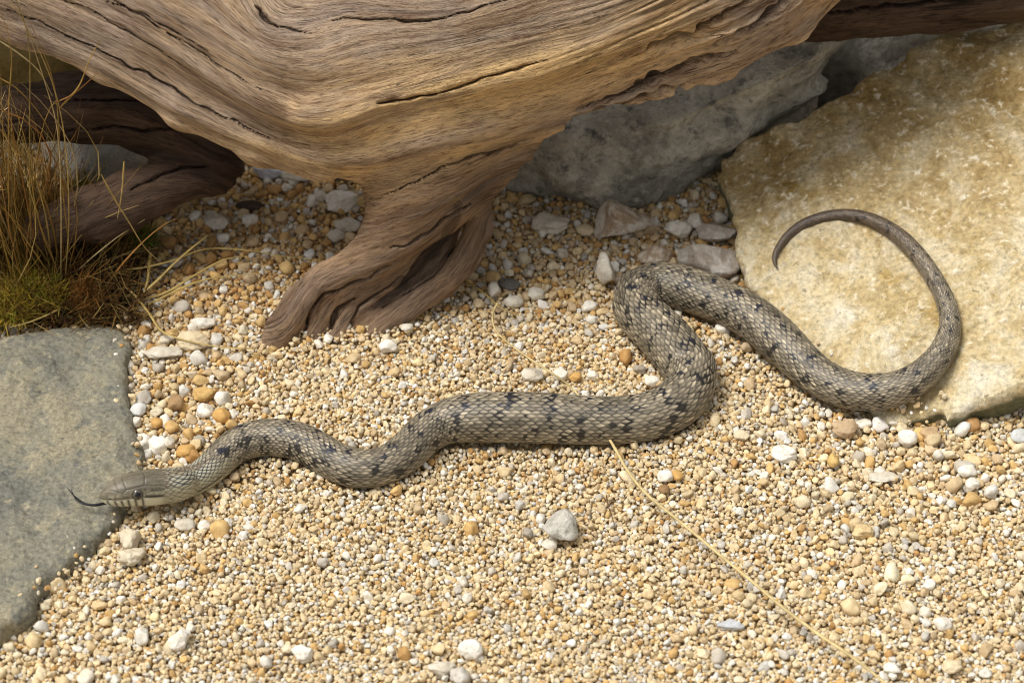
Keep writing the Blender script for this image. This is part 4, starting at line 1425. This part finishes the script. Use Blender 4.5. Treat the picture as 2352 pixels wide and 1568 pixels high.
WHT, PAL_, CRM, GLD, GRY, BLU, BRN, TAN = (0.80, 0.78, 0.73), (0.66, 0.63, 0.56), (0.72, 0.62, 0.44), (0.60, 0.37, 0.13), (0.40, 0.37, 0.32), (0.50, 0.53, 0.58), (0.32, 0.20, 0.10), (0.58, 0.46, 0.32)
ST = [
    ('angular_rock', 1432, 512, 74, 50, TAN, 'angular brown and white rock in front of the grey boulder', dict(material=M_BROWNWHITE, cuts=7, off=(0.30, 0.55), up=0.75, flat=1.05, rz=0.3, rough=0.035, facets=True)),
    ('flat_rock', 1640, 530, 56, 27, TAN, 'flat pinkish grey rock wedged against the left rim of the cream slab', dict(material=M_GREYPINK, up=1.0, flat=1.0, cuts=7, off=(0.30, 0.6), rz=-0.1, rough=0.04, facets=True)),
    ('mottled_rock', 1628, 600, 78, 44, TAN, 'mottled grey rock directly behind the rear bend of the snake', dict(material=M_GREYPINK, up=0.6, flat=0.9, cuts=8, off=(0.4, 0.7), rough=0.1)),
    ('tan_rock', 1505, 590, 42, 26, TAN, 'tan lump behind the rear bend of the snake, left of the mottled rock', dict(material=M_BROWNWHITE, up=0.6)),
    ('white_stone', 1558, 530, 33, 26, WHT, 'white lumpy stone just right of the angular brown rock', dict(up=0.6, rough=0.16)),
    ('white_stone', 1598, 512, 22, 20, WHT, 'small bluish white stone touching the flat pinkish grey rock', dict(up=0.7)),
    ('white_stone', 1258, 512, 52, 25, PAL_, 'broad pale white stone below the grey boulder, left of the angular rock', dict(up=0.6, rough=0.16, cuts=8)),
    ('white_stone', 1345, 528, 22, 16, CRM, 'small cream stone between the broad white stone and the angular rock', dict()),
    ('long_stone', 1388, 622, 24, 40, PAL_, 'long pale stone standing on end left of the rear snake bend', dict(up=0.8, flat=1.1, rz=0.2, tilt=0.3)),
    ('pebble', 1232, 672, 22, 16, PAL_, 'pale grey oval pebble right of the dark grey pebble', dict(cuts=3)),
    ('pebble', 1353, 700, 22, 14, WHT, 'white oval pebble left of the rear bend of the snake', dict(cuts=3, rz=0.2)),
    ('pebble', 1168, 652, 28, 16, (0.13, 0.12, 0.11), 'dark grey oval pebble right of the driftwood leg', dict(cuts=3)),
    ('pebble', 1136, 662, 17, 22, PAL_, 'upright pale pebble left of the dark grey pebble', dict(cuts=5, up=0.6)),
    ('pebble', 1180, 690, 22, 17, PAL_, 'pale pebble just below the dark grey pebble', dict(cuts=4)),
    ('quartz_lump', 1286, 1208, 42, 40, PAL_, 'large pale grey quartz lump lying alone in the front gravel', dict(cuts=9, off=(0.4, 0.7), up=0.55, flat=0.9, rough=0.13, material=M_PALE)),
    ('pebble', 1262, 1248, 20, 14, PAL_, 'small pale pebble touching the lower left of the quartz lump', dict()),
    ('pebble', 1210, 1222, 14, 13, GRY, 'small grey pebble left of the quartz lump', dict(cuts=3)),
    ('cream_stone', 298, 1242, 29, 28, (0.62, 0.56, 0.44), 'upper of two knobbly cream stones below the jaw of the snake', dict(cuts=9, up=0.6, rough=0.24)),
    ('cream_stone', 303, 1284, 34, 26, (0.62, 0.56, 0.44), 'lower and larger of two knobbly cream stones below the jaw', dict(cuts=9, up=0.5, rough=0.24)),
    ('white_stone', 376, 806, 52, 18, PAL_, 'long flat whitish stone right of the top corner of the flat stone', dict(up=0.5, cuts=7)),
    ('white_stone', 446, 778, 42, 26, CRM, 'pale cream stone above the long flat whitish stone', dict(up=0.5, cuts=7)),
    ('white_stone', 466, 737, 30, 14, WHT, 'white pebble above the pale cream stone near the grass', dict(up=0.5)),
    ('pebble', 382, 776, 18, 12, PAL_, 'small pale pebble between flat stone and pale cream stone', dict()),
    ('white_stone', 413, 1474, 26, 26, WHT, 'whitish stone near the bottom edge at left', dict(cuts=7)),
    ('white_stone', 696, 1500, 28, 22, WHT, 'white stone at the bottom edge left of centre', dict(cuts=7)),
    ('white_stone', 1080, 1488, 30, 26, WHT, 'white stone at the bottom edge in the middle', dict(cuts=6)),
    ('white_stone', 1012, 1535, 35, 20, PAL_, 'pale flat stone cut by the bottom edge in the middle', dict(cuts=7)),
    ('white_stone', 1056, 1553, 24, 22, (0.6, 0.58, 0.55), 'greyish stone on the bottom edge touching the pale flat stone', dict(cuts=7)),
    ('white_stone', 1802, 1042, 31, 24, WHT, 'white angular stone below the belly of the rear coil', dict(cuts=8, rz=-0.3)),
    ('white_stone', 2086, 996, 24, 23, WHT, 'round white stone below the front rim of the cream slab', dict(cuts=5, up=0.7)),
    ('pebble', 2030, 1089, 38, 11, PAL_, 'long flat whitish pebble in the gravel at right', dict(cuts=4)),
    ('pebble', 1679, 1438, 34, 15, BLU, 'flat bluish grey pebble left of the long straw', dict(cuts=5, up=0.3)),
    ('stone', 1980, 1216, 28, 20, (0.66, 0.52, 0.30), 'yellowish tan stone in the open gravel at right', dict(cuts=6)),
    ('pebble', 2222, 1076, 23, 18, WHT, 'upper left one of two touching white pebbles under the right end of slab', dict(cuts=5)),
    ('pebble', 2236, 1106, 19, 15, WHT, 'lower right one of two touching white pebbles under the right end of slab', dict(cuts=5)),
    ('pebble', 2164, 1430, 23, 17, WHT, 'white pebble near the lower right corner, above the cream one', dict(cuts=5)),
    ('pebble', 2188, 1528, 25, 18, CRM, 'cream white pebble at the bottom edge near the right corner', dict(cuts=5)),
    ('pebble', 2050, 1535, 22, 16, WHT, 'white pebble beside the lower end of the long straw', dict(cuts=5)),
    ('pebble', 1527, 1098, 19, 16, WHT, 'white round pebble right of the straw under the snake', dict(cuts=3)),
    ('pebble', 1556, 1096, 13, 13, GLD, 'golden pebble touching the white round pebble beside the straw', dict(cuts=3)),
    ('pebble', 1525, 1126, 15, 13, BRN, 'brown pebble below the white round pebble beside the straw', dict(cuts=3)),
    ('pebble', 1499, 876, 20, 17, WHT, 'white pebble in the crook of the front bend of the snake', dict(cuts=5)),
    ('pebble', 1468, 850, 15, 13, GRY, 'grey pebble in the crook of the front bend', dict(cuts=4)),
    ('pebble', 1222, 855, 27, 19, PAL_, 'pale pebble left of the straw above the snake', dict(cuts=5)),
    ('pebble', 1288, 856, 19, 16, WHT, 'white pebble right of the straw above the snake', dict(cuts=5)),
    ('pebble', 1322, 862, 15, 13, GLD, 'golden pebble right of the straw above the snake', dict(cuts=3)),
    ('pebble', 892, 790, 23, 18, WHT, 'whitish pebble below the driftwood foot', dict(cuts=5)),
    ('pebble', 935, 752, 16, 11, PAL_, 'flat grey pebble touching the driftwood foot', dict(cuts=3)),
    ('pebble', 402, 922, 20, 20, (0.42, 0.28, 0.15), 'brown round pebble in the coarse patch beside the flat stone', dict(cuts=4)),
    ('pebble', 468, 938, 23, 17, WHT, 'white curved pebble in the coarse patch left of centre', dict(cuts=6, rough=0.2)),
    ('pebble', 509, 950, 22, 19, GLD, 'golden pebble right of the white curved pebble', dict(cuts=4)),
    ('pebble', 427, 1031, 23, 18, GLD, 'large golden pebble just above the neck of the snake', dict(cuts=5)),
    ('pebble', 387, 1010, 15, 15, PAL_, 'pale topped pebble above the neck, left of a grey pebble', dict(cuts=4)),
    ('pebble', 457, 1009, 16, 15, GRY, 'grey pebble above the neck of the snake', dict(cuts=4)),
    ('pebble', 361, 966, 17, 15, GLD, 'golden pebble near the edge of the flat stone', dict(cuts=3)),
    ('pebble', 393, 976, 19, 16, (0.62, 0.42, 0.18), 'amber pebble right of the golden pebble by the flat stone', dict(cuts=3)),
    ('pebble', 467, 902, 26, 18, (0.62, 0.42, 0.17), 'large golden pebble at the top of the coarse patch', dict(cuts=6)),
    ('pebble', 424, 1203, 24, 15, PAL_, 'pale grey flat pebble below the throat of the snake', dict(cuts=6)),
    ('pebble', 468, 1207, 16, 13, WHT, 'white pebble right of the pale grey flat pebble', dict(cuts=5)),
    ('stone', 612, 392, 38, 22, (0.55, 0.58, 0.68), 'bluish white stone far back beneath the log', dict(cuts=6, up=0.7)),
    ('stone', 676, 404, 36, 21, PAL_, 'pale ridged stone far back beside the bluish white stone', dict(cuts=7, up=0.7)),
    ('stone', 558, 352, 24, 18, CRM, 'cream stone far back between branch and log', dict(cuts=6, up=0.7)),
    ('stone', 660, 432, 14, 11, WHT, 'small white pebble in front of the pale ridged stone', dict(cuts=4)),
    ('stone', 574, 503, 20, 15, WHT, 'white oval pebble in the shaded gravel left of the leg', dict(cuts=3)),
    ('stone', 492, 500, 34, 24, PAL_, 'pale broken stone in the shade left of the white oval pebble', dict(cuts=8, rough=0.18)),
    ('stone', 785, 468, 44, 28, WHT, 'largest white stone behind the driftwood leg', dict(cuts=8, rough=0.16)),
    ('stone', 800, 520, 34, 18, PAL_, 'whitish stone behind the leg, under the largest white one', dict(cuts=8, rough=0.16)),
    ('stone', 738, 455, 18, 15, PAL_, 'pale pebble left of the largest white stone behind the leg', dict(cuts=5)),
    ('stone', 772, 545, 22, 15, PAL_, 'pale pebble beside the left curve of the driftwood leg', dict(cuts=5)),
    ('pebble', 1945, 975, 34, 26, (0.55, 0.42, 0.28), 'tan lump touching the belly of the snake below the slab', dict(cuts=6, up=0.5)),
    ('pebble', 1988, 966, 22, 13, WHT, 'white flat pebble right of the tan lump below the slab', dict(cuts=5)),
    ('pebble', 2232, 972, 22, 18, (0.50, 0.30, 0.13), 'rusty brown pebble under the right rim of the slab', dict(cuts=4)),
    ('pebble', 2132, 985, 24, 18, (0.55, 0.40, 0.24), 'tan pebble right of the round white stone under the slab', dict(cuts=4)),
    ('pebble', 2342, 1000, 24, 18, (0.60, 0.64, 0.68), 'pale bluish pebble at the right edge under the slab', dict(cuts=4)),
    ('pebble', 1914, 1055, 15, 20, (0.66, 0.46, 0.18), 'upright amber pebble right of the white angular stone', dict(cuts=3, up=0.6)),
]
for i, (nm, px_, py_, hw_, hh_, cc, lb, kw) in enumerate(ST):
    if nm.startswith('pebble') or hw_ < 30: nm = 'pebble'
    stone(nm, px_, py_, hw_, hh_, cc, lb, 300 + i * 7, group='loose stones in the gravel', **kw)

# ------------------------------------------------------------------ grass, moss and dry straws
GC = [(0.40, 0.26, 0.06), (0.30, 0.185, 0.045), (0.46, 0.34, 0.12), (0.34, 0.16, 0.04), (0.24, 0.17, 0.05), (0.5, 0.40, 0.20)]


def blade(name, P, r, parent=None, colr=None, sides=4, flat=0.45, taper=0.15):
    P = np.asarray(P, float)
    q = np.linspace(0, 1, len(P))
    R_ = r * (1 - (1 - taper) * q ** 1.6) * np.minimum(1, 0.6 + q * 4)
    v, f = tube_arrays(P, R_, sides, flat)
    me = make_mesh(name, v, f)
    o = link(name, me, M_BLADE, parent)
    o.color = (*(colr or random.choice(GC)), 1)
    return o


tuft = empty('grass_tuft')
tag(tuft, 'tall golden brown dry grass tuft growing at the left edge', 'grass')
rs = np.random.default_rng(21)
for i in range(270):
    bx = rs.uniform(-140, 150) if i < 215 else rs.uniform(-60, 260)
    by = rs.uniform(560, 690)
    B0 = gnd(bx, by, 0.004)
    hgt_ = (rs.uniform(0.07, 0.15) if i < 115 else rs.uniform(0.13, 0.235)) if i < 215 else rs.uniform(0.03, 0.075)
    la = rs.uniform(0, 2 * math.pi)
    lean = hgt_ * abs(rs.normal(0.05, 0.12)) if i < 215 else hgt_ * rs.uniform(0.3, 1.4)
    dv = np.array([math.cos(la), math.sin(la) * 0.7, 0])
    cv = np.array([rs.normal(0, 0.05), rs.normal(0, 0.05), 0]) * hgt_ * 2
    t = np.linspace(0, 1, 9)[:, None]
    drop = 1 - 0.25 * rs.uniform(0, 1) * t ** 2
    P = B0 + dv * lean * t ** 1.6 + cv * np.sin(t * math.pi) + np.array([0, 0.02 if i < 115 or i >= 215 else -0.045 * rs.uniform(0.5, 1.2), hgt_]) * t * drop
    blade('blade', P, rs.uniform(0.0007, 0.0015), tuft)
# blades traced one by one where the photo shows them clearly; (px, py, height above ground in m)
TB = [
    [(150, 640, 0.02), (158, 500, .06), (150, 330, .09), (120, 190, .125), (60, 60, .15), (-20, -60, .17)],
    [(140, 640, 0.02), (140, 450, .07), (132, 300, .10), (100, 180, .13), (40, 0, .16)],
    [(158, 560, 0.03), (140, 400, .08), (125, 200, .12), (60, 30, .155)],
    [(70, 560, 0.03), (68, 300, .09), (66, 100, .14), (30, -20, .165)],
    [(20, 560, .03), (20, 260, .10), (26, 120, .13), (0, 20, .15)],
    [(140, 245, .085), (180, 200, .09), (205, 140, .11), (232, 88, .125)],
    [(130, 235, .085), (170, 215, .092), (225, 168, .10)],
    [(0, 95, .13), (45, 125, .125), (90, 165, .115), (120, 220, .10)],
    [(0, 180, .10), (40, 205, .10), (90, 260, .09), (130, 330, .07)],
    [(230, 615, .012), (300, 618, .014), (390, 600, .014), (470, 572, .013), (560, 574, .012), (650, 588, .010), (740, 598, .009)],
    [(235, 612, .015), (270, 590, .02), (310, 574, .02), (345, 568, .018)],
    [(220, 610, .014), (200, 650, .012), (150, 700, .012), (80, 735, .014), (20, 752, .012)],
    [(240, 620, .012), (300, 668, .010), (340, 715, .009), (380, 765, .008), (480, 793, .007), (560, 800, .0065), (625, 806, .006)],
    [(330, 672, .008), (365, 640, .012), (400, 605, .018), (440, 570, .022), (478, 540, .024)],
    [(340, 700, .008), (420, 660, .010), (480, 640, .010), (545, 632, .010), (600, 628, .009)],
    [(310, 692, .008), (380, 672, .010), (440, 636, .012), (510, 598, .013), (560, 588, .012)],
    [(232, 400, .05), (262, 455, .04), (290, 500, .03), (330, 565, .018), (365, 600, .012)],
    [(285, 370, .045), (280, 440, .035), (270, 500, .025)],
    [(200, 570, .02), (240, 520, .03), (300, 480, .032), (360, 460, .032), (440, 440, .03), (560, 365, .03), (600, 358, .03)],
    [(345, 580, .016), (340, 640, .012), (330, 672, .008)],
]
for tb_ in TB:
    q = np.array([gnd(a, bb_ + 0, 0) * 0 + hit(a, bb_, (0, 0, hz), ZN) for a, bb_, hz in tb_])
    # keep traced tall blades near the tuft's own depth
    if max(h for _, _, h in tb_) > 0.04:
        q = np.array([hit(a, bb_, gnd(100, 690), np.cross(RGT, np.array([0, -.16, .98]))) for a, bb_, hz in tb_])
    blade('blade', catmull(q, 6), 0.0013 if tb_[0][0] > 200 else 0.001, tuft, (0.50, 0.37, 0.13) if tb_[0][0] > 200 else None, taper=0.35)
# thatch: dead stems and curled moss, nobody could count it
def strands(n_, region, hr, lr, rr_, cols, curl, seed, flatten=0.4):
    rs = np.random.default_rng(seed)
    Vs, Fs, Cs, off = [], [], [], 0
    for i in range(n_):
        bx, by, mz_ = region(rs)
        B0 = gnd(bx, by, 0.002) + np.array([0, 0, mz_])
        Ls = rs.uniform(*lr)
        d = rs.normal(size=3)
        d[2] = abs(d[2]) * hr
        d /= np.linalg.norm(d)
        m = 5
        t = np.linspace(0, 1, m)[:, None]
        k2 = rs.normal(size=3) * curl * Ls
        P = B0 + d * Ls * t + k2 * t ** 2
        v, f = tube_arrays(P, rs.uniform(*rr_) * np.linspace(1, 0.3, m), 3, flatten, off)
        c_ = np.array(cols[rs.integers(len(cols))]) * rs.uniform(0.6, 1.3)
        Vs.append(v); Fs.append(f); Cs.append(np.repeat(c_[None], len(v), 0)); off += len(v)
    return np.concatenate(Vs), np.concatenate(Fs), np.concatenate(Cs)


def mound_h(px_, py_):
    return 0.022 * math.exp(-(((px_ - 60) / 170) ** 2 + ((py_ - 610) / 85) ** 2)) + 0.008 * math.exp(-(((px_ - 260) / 110) ** 2 + ((py_ - 600) / 80) ** 2))


def reg_main(rs):
    while True:
        a, b_ = rs.uniform(-150, 390), rs.uniform(490, 748)
        if a > 150 and b_ < 500 + (a - 150) * 0.1: continue
        if a > 230 and rs.uniform() < (a - 230) / 130: continue
        return a, b_, mound_h(a, b_) + rs.uniform(-0.002, 0.004)


V1, F1, C1 = strands(8000, reg_main, 0.9, (0.006, 0.020), (0.0004, 0.0010), [(0.15, 0.085, 0.022), (0.08, 0.042, 0.014), (0.27, 0.17, 0.045), (0.045, 0.028, 0.012), (0.17, 0.07, 0.022), (0.36, 0.26, 0.09)], 0.6, 31)
th = make_mesh('thatch', V1, F1)
cattr(th, 'col', C1)
o = link('thatch', th, M_THATCH, tuft)
o['kind'] = 'stuff'
def reg_stem(rs):
    return rs.uniform(-150, 155), rs.uniform(560, 690), 0.004


V1, F1, C1 = strands(900, reg_stem, 9.0, (0.035, 0.105), (0.0004, 0.0009), [(0.36, 0.23, 0.055), (0.26, 0.15, 0.04), (0.42, 0.29, 0.09), (0.22, 0.10, 0.03), (0.16, 0.10, 0.035)], 0.16, 33)
th = make_mesh('stems', V1, F1)
cattr(th, 'col', C1)
o = link('stems', th, M_THATCH, tuft)
o['kind'] = 'stuff'
# dark peaty soil the tuft stands on
U_, W_ = np.meshgrid(np.linspace(-220, 400, 70), np.linspace(450, 756, 44), indexing='ij')
SV = []
for a, b_ in zip(U_.ravel(), W_.ravel()):
    edge_ = min(1.0, max(0.0, (360 - a) / 120)) * min(1.0, max(0.0, (b_ - 455) / 40)) * min(1, max(0, (756 - b_) / 25))
    g_ = gnd(a, b_)
    SV.append((g_[0], g_[1], (mound_h(a, b_) + 0.0065) * edge_ - 0.004 + 0.003 * random.random() * edge_))
SV = np.array(SV)
i_ = np.arange(69)[:, None] * 44 + np.arange(43)[None]
SFc = np.stack([i_, i_ + 1, i_ + 45, i_ + 44], -1).reshape(-1, 4)
so = link('soil', make_mesh('soil', SV, SFc[:, ::-1]), plain_mat('dark_peat', (0.035, 0.024, 0.012), 0.95, 0.5, 300), None)
tag(so, kind='structure')


def moss(px_, py_, rx, ry, hz, n_, cols, label, seed):
    def rg(rs):
        a = rs.uniform(0, 6.283)
        q = math.sqrt(rs.uniform(0, 1))
        return px_ + rx * q * math.cos(a), py_ + ry * q * math.sin(a), mound_h(px_, py_) + 0.004 + hz * (1 - q * q)
    V_, F_, C_ = strands(n_, rg, 1.2, (0.003, 0.0075), (0.0004, 0.0009), cols, 0.9, seed, 0.5)
    me = make_mesh('moss_cushion', V_, F_)
    cattr(me, 'col', C_)
    tag(link('moss_cushion', me, M_THATCH), label, 'moss', 'moss cushions around the grass tuft')


OM = [(0.50, 0.36, 0.04), (0.38, 0.25, 0.03), (0.58, 0.42, 0.08), (0.16, 0.10, 0.015), (0.30, 0.29, 0.03)]
moss(70, 708, 95, 38, 0.012, 1500, OM, 'broad golden moss cushion between the grass tuft and the flat stone', 41)
moss(25, 742, 60, 20, 0.007, 600, OM, 'small golden moss patch on the upper edge of the flat stone', 42)
moss(200, 708, 36, 34, 0.011, 500, [(0.30, 0.14, 0.03), (0.24, 0.10, 0.02), (0.36, 0.18, 0.05)], 'rusty brown moss knob right of the broad golden cushion', 43)
moss(95, 555, 34, 22, 0.014, 420, [(0.44, 0.27, 0.05), (0.34, 0.19, 0.04), (0.52, 0.34, 0.09)], 'amber moss head among the grass stems', 44)
moss(190, 480, 32, 22, 0.014, 420, OM, 'yellow moss sprig beside the dark branch', 45)
moss(320, 590, 34, 18, 0.006, 420, [(0.12, 0.19, 0.02), (0.16, 0.24, 0.03), (0.07, 0.10, 0.015)], 'small green moss patch right of the grass tuft', 46)
moss(265, 575, 70, 55, 0.009, 1100, [(0.26, 0.165, 0.04), (0.18, 0.11, 0.03), (0.34, 0.22, 0.06)], 'brownish yellow moss mat right of the grass stems', 47)

# loose straws
def straw(name, pts_, r, colr, label, zs):
    q = np.array([hit(a, b_, (0, 0, zz), ZN) for (a, b_), zz in zip(pts_, zs)])
    o = blade(name, catmull(q, 8), r, None, colr, 5, 0.55, 0.45)
    tag(o, label, 'straw')


straw('straw', [(1060, 640), (1110, 672), (1150, 705), (1185, 725)], 0.0011, (0.34, 0.25, 0.08), 'short olive straw beside the right root of the driftwood leg', [.007, .008, .008, .007])
LS = [(1142, 696), (1131, 725), (1138, 756), (1165, 785), (1215, 822), (1270, 858), (1320, 897), (1370, 960), (1412, 1028), (1445, 1085), (1490, 1138), (1560, 1195), (1640, 1262), (1720, 1328), (1800, 1395), (1880, 1455), (1950, 1502), (2010, 1548), (2060, 1595)]
straw('straw', LS[::-1], 0.0015, (0.62, 0.50, 0.25), 'very long straw running under the snake to the bottom right', [(.0165 if k < 6 else .0142) if not (6 <= k <= 7) else .008 for k in range(len(LS))][::-1])
straw('straw', [(1392, 1135), (1398, 1165), (1407, 1190), (1414, 1214)], 0.0005, (0.16, 0.09, 0.04), 'thin brown needle on the gravel right of the quartz lump', [.008, .0085, .008, .007])
o = stone('bark_chip', 578, 470, 38, 10, (0.06, 0.04, 0.03), 'dark bark chip on the shaded gravel below the branch', 991, cuts=7, up=0.8)
o['category'] = 'bark'
